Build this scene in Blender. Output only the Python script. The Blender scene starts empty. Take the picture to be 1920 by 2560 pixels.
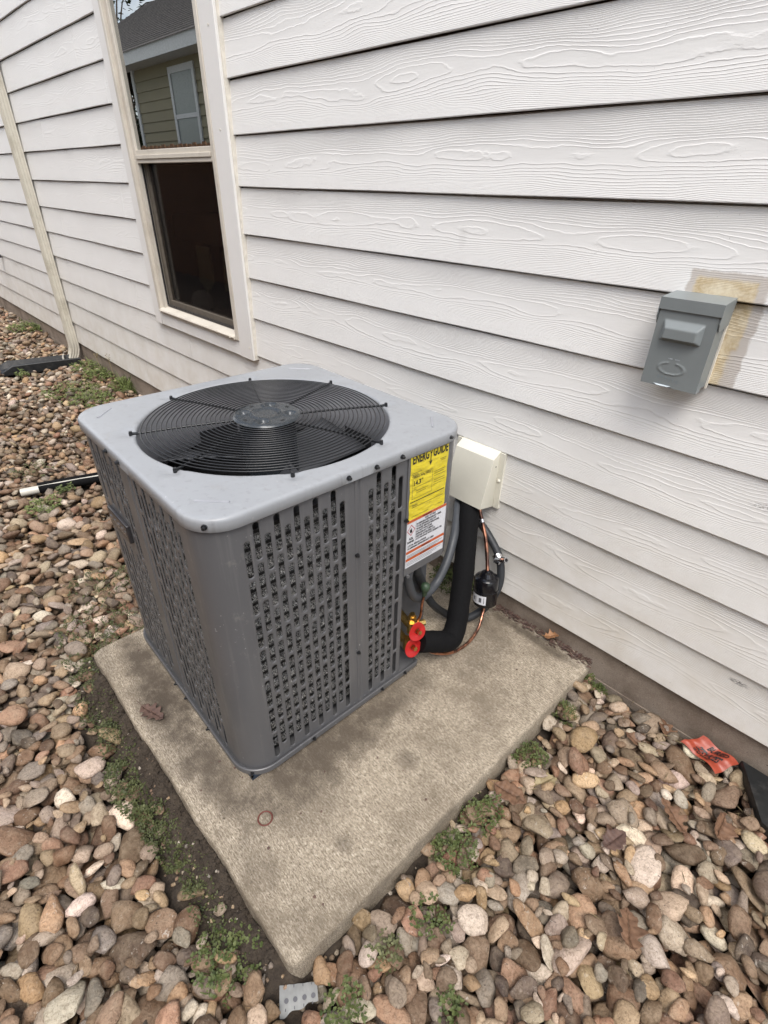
import bpy, bmesh, math, random
import numpy as np
from mathutils import Vector, Matrix
rnd = random.Random(7)
rng = np.random.default_rng(11)
S = 0.171                      # one siding course in metres; positions below are given in courses
scn = bpy.context.scene
COL = scn.collection
PI = math.pi

# ---------------------------------------------------------------- camera
cam_d = bpy.data.cameras.new('camera')
cam = bpy.data.objects.new('camera', cam_d); COL.objects.link(cam)
Rm = Matrix(((0.68821370, -0.39287134, 0.60992952), (0.72533206, 0.35407053, -0.59036214), (0.01597830, 0.84869675, 0.52863837)))
M4 = Rm.to_4x4(); M4.translation = Vector((13.0855, -7.6385, 7.1308)) * S
cam.matrix_world = M4
cam_d.sensor_fit = 'VERTICAL'; cam_d.sensor_height = 36.0; cam_d.lens = 36.0 * 1321.3 / 2560.0
cam_d.clip_start = 0.02; cam_d.clip_end = 300
scn.camera = cam
scn.render.resolution_x = 768; scn.render.resolution_y = 1024

# ---------------------------------------------------------------- sky and sun
SUN_EL, SUN_AZ = math.radians(60), math.radians(128)      # azimuth clockwise from +y
world = bpy.data.worlds.new('World'); scn.world = world
world.use_nodes = True
wn, wl = world.node_tree.nodes, world.node_tree.links
bg = wn['Background']
sky = wn.new('ShaderNodeTexSky'); sky.sky_type = 'NISHITA'; sky.sun_disc = False
sky.sun_elevation = SUN_EL; sky.sun_rotation = SUN_AZ
sky.air_density = 1.0; sky.dust_density = 1.5
tc = wn.new('ShaderNodeTexCoord'); no = wn.new('ShaderNodeTexNoise')
no.inputs['Scale'].default_value = 2.1; no.inputs['Detail'].default_value = 7; no.inputs['Roughness'].default_value = .6
mpg = wn.new('ShaderNodeMapping'); mpg.inputs['Location'].default_value = (3.1, 1.7, .4)
wl.new(tc.outputs['Generated'], mpg.inputs['Vector']); wl.new(mpg.outputs['Vector'], no.inputs['Vector'])
rp = wn.new('ShaderNodeValToRGB'); rp.color_ramp.elements[0].position = .44; rp.color_ramp.elements[1].position = .60
wl.new(no.outputs['Fac'], rp.inputs['Fac'])
mx = wn.new('ShaderNodeMixRGB'); mx.inputs['Color2'].default_value = (10.6, 10.4, 10.1, 1)
wl.new(rp.outputs['Color'], mx.inputs['Fac']); wl.new(sky.outputs['Color'], mx.inputs['Color1'])
wl.new(mx.outputs['Color'], bg.inputs['Color']); bg.inputs['Strength'].default_value = 0.13
sun_d = bpy.data.lights.new('sun', 'SUN'); sun_d.energy = 1.7; sun_d.angle = math.radians(32); sun_d.color = (1, .955, .89)
sun = bpy.data.objects.new('sun', sun_d); COL.objects.link(sun)
sd = Vector((math.sin(SUN_AZ) * math.cos(SUN_EL), math.cos(SUN_AZ) * math.cos(SUN_EL), math.sin(SUN_EL)))
sun.rotation_euler = sd.to_track_quat('Z', 'Y').to_euler()
scn.view_settings.view_transform = 'Standard'; scn.view_settings.look = 'None'
scn.view_settings.exposure = 0.85; scn.view_settings.gamma = 1.0; scn.view_settings.use_curve_mapping = False

# ---------------------------------------------------------------- material helpers
class NT:
    def __init__(s, name):
        s.m = bpy.data.materials.new(name); s.m.use_nodes = True
        s.n = s.m.node_tree.nodes; s.l = s.m.node_tree.links
        s.b = s.n['Principled BSDF']
    def new(s, t, **kw):
        n = s.n.new(t)
        for k, v in kw.items():
            if k.startswith('i_'):
                n.inputs[k[2:].replace('_', ' ')].default_value = v
            else: setattr(n, k, v)
        return n
    def link(s, a, b): s.l.new(a, b)
    def set(s, k, v):
        if hasattr(v, 'is_output') or isinstance(v, bpy.types.NodeSocket): s.l.new(v, s.b.inputs[k])
        else: s.b.inputs[k].default_value = v
    def pos(s, obj=False, scale=None, off=None, rot=None):
        v = s.new('ShaderNodeTexCoord').outputs['Object'] if obj else s.new('ShaderNodeNewGeometry').outputs['Position']
        if scale is None and off is None and rot is None: return v
        mp = s.new('ShaderNodeMapping'); s.link(v, mp.inputs['Vector'])
        if scale: mp.inputs['Scale'].default_value = scale
        if off: mp.inputs['Location'].default_value = off
        if rot: mp.inputs['Rotation'].default_value = rot
        return mp.outputs['Vector']
    def noise(s, vec, scale, detail=3, rough=.5, dist=0):
        n = s.new('ShaderNodeTexNoise'); s.link(vec, n.inputs['Vector'])
        n.inputs['Scale'].default_value = scale; n.inputs['Detail'].default_value = detail
        n.inputs['Roughness'].default_value = rough; n.inputs['Distortion'].default_value = dist
        return n.outputs['Fac']
    def ramp(s, fac, stops):
        r = s.new('ShaderNodeValToRGB'); s.link(fac, r.inputs['Fac']); e = r.color_ramp.elements
        while len(e) < len(stops): e.new(.5)
        for i, (p, c) in enumerate(stops):
            e[i].position = p; e[i].color = (c, c, c, 1) if isinstance(c, (int, float)) else (*c, 1)
        return r.outputs['Color']
    def math(s, op, a, b=None, c=None):
        n = s.new('ShaderNodeMath', operation=op)
        for i, x in enumerate((a, b, c)):
            if x is None: continue
            if isinstance(x, (int, float)): n.inputs[i].default_value = x
            else: s.link(x, n.inputs[i])
        return n.outputs[0]
    def mix(s, fac, a, b, bt='MIX'):
        n = s.new('ShaderNodeMixRGB', blend_type=bt)
        for k, x in (('Fac', fac), ('Color1', a), ('Color2', b)):
            if isinstance(x, (int, float)): n.inputs[k].default_value = x if k == 'Fac' else (x, x, x, 1)
            elif isinstance(x, tuple): n.inputs[k].default_value = (*x, 1)
            else: s.link(x, n.inputs[k])
        return n.outputs['Color']
    def bump(s, h, dist, strength=1.0, prev=None):
        n = s.new('ShaderNodeBump'); n.inputs['Strength'].default_value = strength; n.inputs['Distance'].default_value = dist
        s.link(h, n.inputs['Height'])
        if prev is not None: s.link(prev, n.inputs['Normal'])
        return n.outputs['Normal']
    def sep(s, v):
        n = s.new('ShaderNodeSeparateXYZ'); s.link(v, n.inputs[0]); return n.outputs
    def comb(s, x, y, z):
        n = s.new('ShaderNodeCombineXYZ')
        for i, a in enumerate((x, y, z)):
            if isinstance(a, (int, float)): n.inputs[i].default_value = a
            else: s.link(a, n.inputs[i])
        return n.outputs[0]

def simple(name, col, rough=.5, metal=0, var=.12, scale=40, bumpd=0, bscale=300, dirt=None, spec=None):
    t = NT(name); p = t.pos()
    n = t.noise(p, scale, 5, .6)
    c = t.mix(t.ramp(n, [(.3, 0.0), (.7, 1.0)]), tuple(x * (1 - var) for x in col), tuple(min(1, x * (1 + var)) for x in col))
    if dirt:
        c = t.mix(t.ramp(t.noise(p, scale * .4, 8, .7), [(.5, 0.0), (.72, .8)]), c, dirt)
    t.set('Base Color', c)
    t.set('Roughness', t.math('ADD', t.math('MULTIPLY', t.noise(p, scale * 2, 4), .22), rough - .11))
    t.set('Metallic', metal)
    if spec is not None: t.set('Specular IOR Level', spec)
    if bumpd: t.set('Normal', t.bump(t.noise(p, bscale, 4, .6), bumpd))
    return t.m

# ---- siding: embossed wood-grain fibre cement, painted
def siding_mat(name, col, grain=1.0, stain=True):
    t = NT(name)
    P = t.pos(); x, y, z = t.sep(P)
    oi = t.new('ShaderNodeObjectInfo'); r = oi.outputs['Random']
    lo = t.sep(t.pos(obj=True))                      # local coordinates, origin at the board's middle
    v = t.math('DIVIDE', lo[2], S * 1.0)             # -0.6 .. 0.6 across the board
    off = t.math('MULTIPLY', r, 37.0)
    u = t.math('ADD', x, off)
    wob = t.noise(t.comb(u, t.math('MULTIPLY', v, .5), off), 1.6, 2, .5)
    v2 = t.math('ADD', v, t.math('MULTIPLY', t.math('SUBTRACT', wob, .5), .55))
    q = t.math('MULTIPLY', v2, v2)
    n1 = t.noise(t.comb(t.math('MULTIPLY', u, 1.25), t.math('MULTIPLY', v, .9), off), 1.7, 2, .45)
    n2 = t.noise(t.comb(t.math('MULTIPLY', u, 8.0), t.math('MULTIPLY', v, 3.0), off), 1.6, 2, .6)
    n3 = t.noise(t.comb(t.math('MULTIPLY', u, 40.0), t.math('MULTIPLY', v, 12.0), off), 1.6, 2, .6)
    F = t.math('ADD', t.math('MULTIPLY', q, 64.0), t.math('MULTIPLY', n1, 9.0))
    F = t.math('ADD', F, t.math('MULTIPLY', n2, .9))
    F = t.math('ADD', F, t.math('MULTIPLY', n3, .30))
    fr = t.math('FRACT', F)
    h = t.ramp(fr, [(0, 1.0), (.12, .1), (.3, 0.0), (.8, .35), (1.0, 1.0)])
    amp = t.ramp(t.noise(t.comb(t.math('MULTIPLY', u, 3), t.math('MULTIPLY', v, 2), off), 1.3, 2), [(.3, .55), (.65, 1.0)])
    hh = t.math('MULTIPLY', h, amp)
    fine = t.noise(t.comb(t.math('MULTIPLY', u, 30.), t.math('MULTIPLY', v, 60.), off), 1.0, 3, .6)
    hh = t.math('ADD', hh, t.math('MULTIPLY', fine, .25))
    nr = t.bump(hh, .0010 * grain, .75)
    t.set('Normal', nr)
    c = t.mix(t.ramp(t.noise(P, 2.2, 5, .6), [(.3, 0.), (.7, 1.)]), tuple(a * .96 for a in col), col)
    # grime, stronger towards the ground and in the grooves
    g = t.ramp(t.math('DIVIDE', z, S), [(0.0, .55), (.9, 0.0)])
    gr = t.new('ShaderNodeMapRange'); t.link(z, gr.inputs['Value']); gr.inputs['From Min'].default_value = 0; gr.inputs['From Max'].default_value = 4.2 * S
    gr.inputs['To Min'].default_value = .66; gr.inputs['To Max'].default_value = .02
    dn = t.ramp(t.noise(P, 7, 8, .65), [(.3, .2), (.75, 1.)])
    c = t.mix(t.math('MULTIPLY', gr.outputs[0], dn), c, (.50, .44, .335))
    groove = t.math('MULTIPLY', t.math('SUBTRACT', 1.0, t.math('MULTIPLY', hh, 1.2)), .0)
    sp = t.ramp(t.noise(P, 190, 2, .5), [(.70, 0.), (.76, .5)])
    sp = t.math('MULTIPLY', sp, t.ramp(t.noise(P, 9, 3), [(.5, 0.), (.65, 1.)]))
    c = t.mix(sp, c, (.25, .22, .2))
    # scuffs and smudges
    def spot(cx, cz, sx, sz, col2, k, c, thr=.5):
        dx = t.math('DIVIDE', t.math('SUBTRACT', x, cx * S), sx * S); dz = t.math('DIVIDE', t.math('SUBTRACT', z, cz * S), sz * S)
        d = t.math('ADD', t.math('MULTIPLY', dx, dx), t.math('MULTIPLY', dz, dz))
        m = t.ramp(d, [(0, 1.), (1.0, 0.)])
        m = t.math('MULTIPLY', m, t.ramp(t.noise(t.comb(t.math('MULTIPLY', x, 60.), 0., t.math('MULTIPLY', z, 260.)), 1.6, 3, .7), [(thr, 0.), (thr + .06, k)]))
        return t.mix(m, c, col2)
    if stain:
        c = spot(12.30, 3.62, .22, .06, (.12, .11, .11), .8, c)
        c = spot(12.92, .80, .17, .05, (.05, .05, .05), .9, c, .46)
        c = spot(6.9, 6.4, .10, .22, (.42, .40, .38), .15, c, .3)
        # old unpainted outline of an earlier disconnect, with grey caulk round it
        wx = t.math('MULTIPLY', t.math('SUBTRACT', t.noise(P, 42, 8, .8), .5), .024)
        X = t.math('ADD', x, wx); Z = t.math('ADD', z, t.math('MULTIPLY', wx, .7))
        def box(x0, x1, z0, z1, soft=.0025):
            def edge(a, lo_):
                mr = t.new('ShaderNodeMapRange'); t.link(a, mr.inputs['Value'])
                mr.inputs['From Min'].default_value = lo_ - soft; mr.inputs['From Max'].default_value = lo_ + soft; return mr.outputs[0]
            m = t.math('MULTIPLY', edge(X, x0 * S), t.math('SUBTRACT', 1., edge(X, x1 * S)))
            return t.math('MULTIPLY', m, t.math('MULTIPLY', edge(Z, z0 * S), t.math('SUBTRACT', 1., edge(Z, z1 * S))))
        mo = box(10.55, 11.44, 5.0, 6.30)
        mi = box(10.64, 11.33, 4.99, 6.22, .003)
        cut = box(11.27, 11.7, 4.9, 5.45, .004)
        c = t.mix(t.math('MULTIPLY', mo, .85), c, (.50, .455, .41))
        tan = t.mix(t.ramp(t.noise(P, 34, 6, .7), [(.38, 0.), (.62, 1.)]), (.50, .39, .23), (.70, .62, .46))
        c = t.mix(t.math('MULTIPLY', mi, t.math('SUBTRACT', 1., t.math('MULTIPLY', cut, .9))), c, tan)
    t.set('Base Color', c); t.set('Roughness', .62); t.set('Specular IOR Level', .3)
    return t.m

M = {}
M['siding'] = siding_mat('siding_paint', (.815, .808, .788))
M['trim'] = siding_mat('trim_paint', (.79, .775, .75), grain=.12, stain=False)
M['sheath'] = simple('sheathing', (.12, .10, .09), .9)
M['frame'] = simple('window_vinyl', (.60, .555, .48), .45, var=.05, scale=12, dirt=(.46, .41, .34))
M['caulk'] = simple('caulk', (.68, .64, .56), .5)
M['downspout'] = simple('downspout_paint', (.58, .545, .46), .5, var=.08, scale=14, dirt=(.38, .345, .27))
M['cover'] = simple('cover_paint', (.66, .64, .55), .45, var=.03, scale=20, dirt=None)
M['blackrub'] = simple('black_foam', (.0035, .0035, .0042), .85, spec=.2, var=.25, scale=120, bumpd=.0006, bscale=500)
M['blackplastic'] = simple('black_plastic', (.008, .009, .0095), .5, var=.2, scale=60, dirt=(.05, .048, .045), bumpd=.0003, bscale=900)
M['blackgloss'] = simple('black_paint_gloss', (.006, .006, .008), .16, var=.1)
M['conduit'] = simple('conduit_grey', (.055, .06, .068), .48, var=.12, scale=60)
M['conduitd'] = simple('conduit_dark', (.025, .028, .032), .5, var=.15, scale=60)
M['wire'] = simple('guard_wire', (.012, .013, .015), .32, var=.1)
M['hub'] = simple('hub_steel', (.035, .041, .047), .26, var=.15, scale=70, metal=.2)
M['brass'] = simple('brass', (.62, .42, .15), .3, metal=1, var=.15, scale=200)
M['chrome'] = simple('zinc', (.62, .63, .65), .25, metal=1, var=.12, scale=200)
M['red'] = simple('red_plastic', (.40, .012, .012), .4, var=.06)
M['white'] = simple('white_label', (.62, .63, .66), .4, var=.03)
M['yellow'] = NT('yellow_label')
_t = M['yellow']; _p = _t.pos(); _t.set('Base Color', _t.mix(_t.ramp(_t.noise(_p, 30, 4), [(.3, 0.), (.7, 1.)]), (.62, .50, .015), (.70, .57, .03)))
_t.set('Roughness', .35); _t.set('Normal', _t.bump(_t.noise(_t.pos(scale=(1, 1, 2.2)), 34, 2, .4), .004)); M['yellow'] = _t.m
M['orange'] = simple('label_orange', (.50, .10, .025), .4, var=.05)
M['ink'] = simple('ink', (.012, .011, .012), .5)
M['inkfade'] = simple('ink_thin', (.16, .13, .04), .5)
M['inkgrey'] = simple('ink_grey', (.10, .10, .11), .5)
M['flag'] = simple('flag_vinyl', (.33, .060, .032), .42, var=.08, scale=60, bumpd=.001, bscale=60)
M['ring'] = simple('rubber_ring', (.12, .028, .02), .5)
M['pvc'] = simple('white_pvc', (.56, .54, .48), .4, var=.05)
M['shadowgap'] = simple('gap_dark', (.01, .01, .01), .9)
M['interior'] = simple('dark_room', (.11, .085, .08), .9, var=.3, scale=6)
M['curtain'] = simple('dim_fabric', (.10, .12, .07), .9)
M['neigh'] = simple('neighbour_siding', (.27, .235, .145), .7, var=.05, scale=4)
M['neighlow'] = M['neigh']
M['neightrim'] = simple('neighbour_trim', (.62, .62, .60), .6)
M['shingle'] = simple('roof_shingles', (.13, .115, .105), .9, var=.35, scale=16, bumpd=.003, bscale=60)
M['fence'] = simple('fence_wood', (.20, .098, .045), .8, var=.35, scale=14)
M['darkglass'] = simple('dark_glass', (.22, .24, .22), .3, var=.1)
M['bark'] = simple('bark', (.07, .055, .04), .9)

# ---- powder-coated cabinet grey
def cabinet(name, col, rough):
    t = NT(name); P = t.pos()
    n = t.noise(P, 5, 5, .6)
    c = t.mix(t.ramp(n, [(.3, 0.), (.7, 1.)]), tuple(a * .94 for a in col), tuple(a * 1.05 for a in col))
    sm = t.ramp(t.noise(t.pos(scale=(1, 1, .25)), 26, 7, .7), [(.55, 0.), (.75, .35)])
    c = t.mix(sm, c, tuple(a * 1.25 for a in col))
    x_, y_, z_ = t.sep(P)
    st = t.noise(t.comb(t.math('MULTIPLY', x_, 60.), t.math('MULTIPLY', y_, 60.), t.math('MULTIPLY', z_, 3.)), 1., 4, .6)
    c = t.mix(t.ramp(st, [(.55, 0.), (.70, .30)]), c, (.17, .168, .165))
    c = t.mix(t.ramp(t.noise(P, 16, 8, .75), [(.60, 0.), (.70, .35)]), c, (.24, .23, .21))
    dots = t.math('MULTIPLY', t.ramp(t.noise(P, 130, 2), [(.70, 0.), (.74, .7)]), t.ramp(t.noise(P, 8, 3), [(.52, 0.), (.62, 1.)]))
    c = t.mix(dots, c, (.42, .42, .43))
    t.set('Base Color', c)
    t.set('Roughness', t.math('ADD', t.math('MULTIPLY', t.noise(P, 18, 5), .2), rough - .1)); t.set('Metallic', .0)
    t.set('Normal', t.bump(t.noise(P, 700, 2), .00012, .6))
    return t.m
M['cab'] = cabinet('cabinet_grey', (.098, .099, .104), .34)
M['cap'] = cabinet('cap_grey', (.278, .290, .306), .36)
M['disc'] = simple('disconnect_grey', (.205, .226, .228), .42, var=.05, scale=12)
M['plate'] = simple('name_plate', (.03, .028, .03), .3)

# ---- coil: spiny aluminium fins between tubes
t = NT('coil_fins'); P = t.pos(); x, y, z = t.sep(P)
sp = t.noise(t.comb(t.math('MULTIPLY', x, 420.), t.math('MULTIPLY', y, 420.), t.math('MULTIPLY', z, 150.)), 1., 3, .7, 1.2)
c = t.ramp(sp, [(.40, (.010, .010, .011)), (.50, (.12, .12, .12)), (.57, (.85, .84, .82))])
band = t.math('PINGPONG', t.math('DIVIDE', z, .205 * S), .5)
c = t.mix(t.ramp(band, [(.0, 1.), (.10, .9), (.17, 0.)]), c, (.010, .010, .011))
t.set('Base Color', c); t.set('Roughness', .45); t.set('Metallic', .35); t.set('Normal', t.bump(sp, .006)); M['coil'] = t.m

# ---- copper with oxidised bands
t = NT('copper'); P = t.pos()
c = t.mix(t.ramp(t.noise(P, 26, 4, .6), [(.45, 0.), (.6, 1.)]), (.62, .29, .18), (.13, .075, .06))
t.set('Base Color', c); t.set('Metallic', 1.); t.set('Roughness', .28); M['copper'] = t.m

# ---- concrete
def concrete(name, a, b, dark, broom):
    t = NT(name); P = t.pos()
    n = t.noise(P, 3.0, 6, .6)
    c = t.mix(t.ramp(n, [(.32, 0.), (.68, 1.)]), a, b)
    sp = t.noise(t.pos(rot=(0, 0, .1), scale=(.32, 1, 1) if broom else None), 330, 4, .85)
    c = t.mix(t.ramp(sp, [(.38, .95 if broom else .35), (.50, 0.)]), c, dark)
    c = t.mix(t.ramp(sp, [(.53, 0.), (.62, .85 if broom else .2)]), c, (.62, .55, .46))
    pits = t.ramp(t.noise(P, 120, 3, .5), [(.68, 0.), (.73, .85)])
    c = t.mix(pits, c, tuple(q * .4 for q in dark))
    st = t.math('MULTIPLY', t.ramp(t.noise(P, 6.5, 7, .65), [(.46, 0.), (.66, .62)]), 1.)
    c = t.mix(st, c, dark)
    h = t.math('ADD', sp, t.math('MULTIPLY', pits, -1.2) if False else sp)
    if broom:
        x, y, z = t.sep(t.pos(rot=(0, 0, .02)))
        br = t.noise(t.comb(t.math('MULTIPLY', x, 14.), t.math('MULTIPLY', y, 420.), 0.), 1., 2, .6)
        br = t.math('ADD', t.math('MULTIPLY', br, .6), t.math('MULTIPLY', t.noise(P, 60, 4, .6), .4))
        c = t.mix(t.ramp(br, [(.40, .45), (.55, 0.)]), c, dark)
        # rusty-dark stains on the pad, strengthened to paint in shade round the unit's base
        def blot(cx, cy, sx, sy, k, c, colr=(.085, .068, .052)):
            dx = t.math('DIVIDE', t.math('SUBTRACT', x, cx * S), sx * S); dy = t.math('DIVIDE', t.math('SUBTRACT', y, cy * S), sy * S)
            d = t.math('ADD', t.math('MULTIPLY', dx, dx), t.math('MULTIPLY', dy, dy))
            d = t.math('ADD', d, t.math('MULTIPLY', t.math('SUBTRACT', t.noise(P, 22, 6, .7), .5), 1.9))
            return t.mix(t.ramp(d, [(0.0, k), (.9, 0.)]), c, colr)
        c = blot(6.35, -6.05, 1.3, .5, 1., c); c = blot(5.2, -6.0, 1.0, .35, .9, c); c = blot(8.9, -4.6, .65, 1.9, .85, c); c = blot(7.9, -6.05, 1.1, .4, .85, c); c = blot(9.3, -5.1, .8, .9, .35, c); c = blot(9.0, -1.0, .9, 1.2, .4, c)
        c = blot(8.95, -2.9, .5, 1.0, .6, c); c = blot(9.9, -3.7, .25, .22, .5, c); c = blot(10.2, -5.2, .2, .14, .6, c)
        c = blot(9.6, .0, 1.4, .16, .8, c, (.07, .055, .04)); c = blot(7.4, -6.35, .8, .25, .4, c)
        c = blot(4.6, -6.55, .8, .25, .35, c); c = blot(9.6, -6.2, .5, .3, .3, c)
        h = t.math('ADD', h, br)
    t.set('Base Color', c); t.set('Roughness', .88); t.set('Specular IOR Level', .25)
    t.set('Normal', t.bump(h, .0012, .8))
    return t.m
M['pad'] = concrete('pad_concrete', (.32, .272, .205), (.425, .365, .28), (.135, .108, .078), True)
M['found'] = concrete('foundation_concrete', (.235, .19, .15), (.33, .275, .225), (.13, .095, .07), False)

# ---- soil
t = NT('soil'); P = t.pos(); n = t.noise(P, 45, 8, .7)
t.set('Base Color', t.mix(t.ramp(n, [(.3, 0.), (.7, 1.)]), (.030, .021, .015), (.095, .072, .050)))
t.set('Roughness', .95); t.set('Normal', t.bump(n, .02)); M['soil'] = t.m

# ---- stones: one colour per stone (attribute), mottled by noise
t = NT('river_stone'); P = t.pos()
at = t.new('ShaderNodeAttribute', attribute_name='stone_col'); base = at.outputs['Color']; al = at.outputs['Alpha']
n1 = t.noise(P, 38, 5, .62); n2 = t.noise(P, 150, 6, .72, 1.0); n3 = t.noise(P, 90, 4, .7, .6)
c = t.mix(t.ramp(n1, [(.42, 0.), (.75, .42)]), base, (.42, .33, .235))
c = t.mix(t.ramp(n1, [(.28, .5), (.45, 0.)]), c, (.125, .075, .045), 'MIX')
c = t.mix(t.ramp(n2, [(.36, .8), (.54, 0.)]), c, t.mix(1., c, (.45, .42, .38), 'MULTIPLY'))
c = t.mix(t.math('MULTIPLY', t.ramp(n3, [(.60, 0.), (.68, .55)]), al), c, (.60, .55, .48))
c = t.mix(t.ramp(t.noise(P, 150, 2), [(.69, 0.), (.74, .7)]), c, (.06, .045, .035))
t.set('Base Color', c); t.set('Roughness', t.math('ADD', t.math('MULTIPLY', n1, .3), .45)); t.set('Specular IOR Level', .32)
t.set('Normal', t.bump(t.math('ADD', n2, t.math('MULTIPLY', n3, 1.6)), .0024, 1.)); M['stone'] = t.m

# ---- leaves
def leafmat(name, a, b, transl=.0):
    t = NT(name); P = t.pos(); n = t.noise(P, 60, 4, .6)
    t.set('Base Color', t.mix(t.ramp(n, [(.35, 0.), (.65, 1.)]), a, b)); t.set('Roughness', .55); t.set('Specular IOR Level', .3)
    return t.m
M['weed'] = leafmat('weed_leaf', (.040, .060, .015), (.115, .135, .045))
M['weed2'] = leafmat('weed_leaf_dull', (.06, .065, .025), (.16, .165, .075))
M['weedsun'] = leafmat('weed_leaf_light', (.085, .12, .03), (.20, .235, .08))
M['moss'] = leafmat('moss_leaf', (.035, .045, .015), (.10, .11, .04))
M['straw'] = leafmat('dry_stem', (.22, .17, .09), (.36, .30, .18))
M['dead'] = leafmat('dead_leaf', (.11, .060, .036), (.20, .115, .07))
M['dead2'] = leafmat('dead_leaf_purple', (.075, .045, .038), (.13, .08, .062))
M['dead3'] = leafmat('dead_leaf_orange', (.26, .13, .06), (.36, .19, .10))
M['treeleaf'] = leafmat('tree_leaf', (.02, .035, .012), (.06, .085, .03))
M['scrap'] = simple('grey_scrap', (.24, .245, .24), .7, var=.12, scale=50)
M['green'] = simple('green_plastic', (.035, .10, .065), .45)

# ---- glass
def glass(name, mixf, tint):
    t = NT(name); n = t.n; n.remove(t.b)
    g = n.new('ShaderNodeBsdfGlossy'); g.inputs['Roughness'].default_value = .006; g.inputs['Color'].default_value = (.93, .95, .95, 1)
    tr = n.new('ShaderNodeBsdfTransparent'); tr.inputs['Color'].default_value = (*tint, 1)
    fr = n.new('ShaderNodeFresnel'); fr.inputs['IOR'].default_value = 1.5
    a = t.math('ADD', t.math('MULTIPLY', fr.outputs[0], .9), mixf)
    m = n.new('ShaderNodeMixShader'); t.link(a, m.inputs[0]); t.link(tr.outputs[0], m.inputs[1]); t.link(g.outputs[0], m.inputs[2])
    t.link(m.outputs[0], n['Material Output'].inputs['Surface']); return t.m
M['glass'] = glass('window_glass', .34, (.35, .33, .3))
M['glasslow'] = glass('screened_glass', -.02, (.8, .76, .74))

# ---------------------------------------------------------------- object helpers
WO = {}
def link_obj(name, me, parent, mat, smooth, label=None, cat=None, group=None, kind=None):
    o = bpy.data.objects.new(name, me); COL.objects.link(o)
    if mat is not None and not me.materials: me.materials.append(M[mat] if isinstance(mat, str) else mat)
    if smooth: me.polygons.foreach_set('use_smooth', [True] * len(me.polygons))
    if parent is not None: o.parent = parent
    tagp(o, label, cat, group, kind)
    return o
def tagp(o, label=None, cat=None, group=None, kind=None):
    for k, v in (('label', label), ('category', cat), ('group', group), ('kind', kind)):
        if v: o[k] = v
def place(o, center, parent):
    c = Vector(center); WO[o.name] = c
    o.location = c - (WO[parent.name] if parent is not None else Vector((0, 0, 0)))
def thing(name, base, label, cat, group=None, kind=None):
    o = bpy.data.objects.new(name, None); COL.objects.link(o); o.empty_display_size = .05
    place(o, Vector(base) * S, None); tagp(o, label, cat, group, kind)
    return o
def mesh_obj(name, verts, faces, mat, parent=None, smooth=False, auto=None, origin=None, **kw):
    """verts in courses; the object's origin is put at the middle of the mesh"""
    V = np.asarray(verts, float) * S
    c = (V.min(0) + V.max(0)) / 2 if origin is None else np.array(origin) * S
    me = bpy.data.meshes.new(name); me.from_pydata((V - c).tolist(), [], faces); me.update()
    o = link_obj(name, me, parent, mat, smooth, **kw)
    place(o, c, parent)
    if auto: autosmooth(o, auto)
    return o
def autosmooth(o, deg):
    me = o.data
    me.polygons.foreach_set('use_smooth', [True] * len(me.polygons))
    try: me.set_sharp_from_angle(angle=math.radians(deg))
    except Exception: pass
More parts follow.
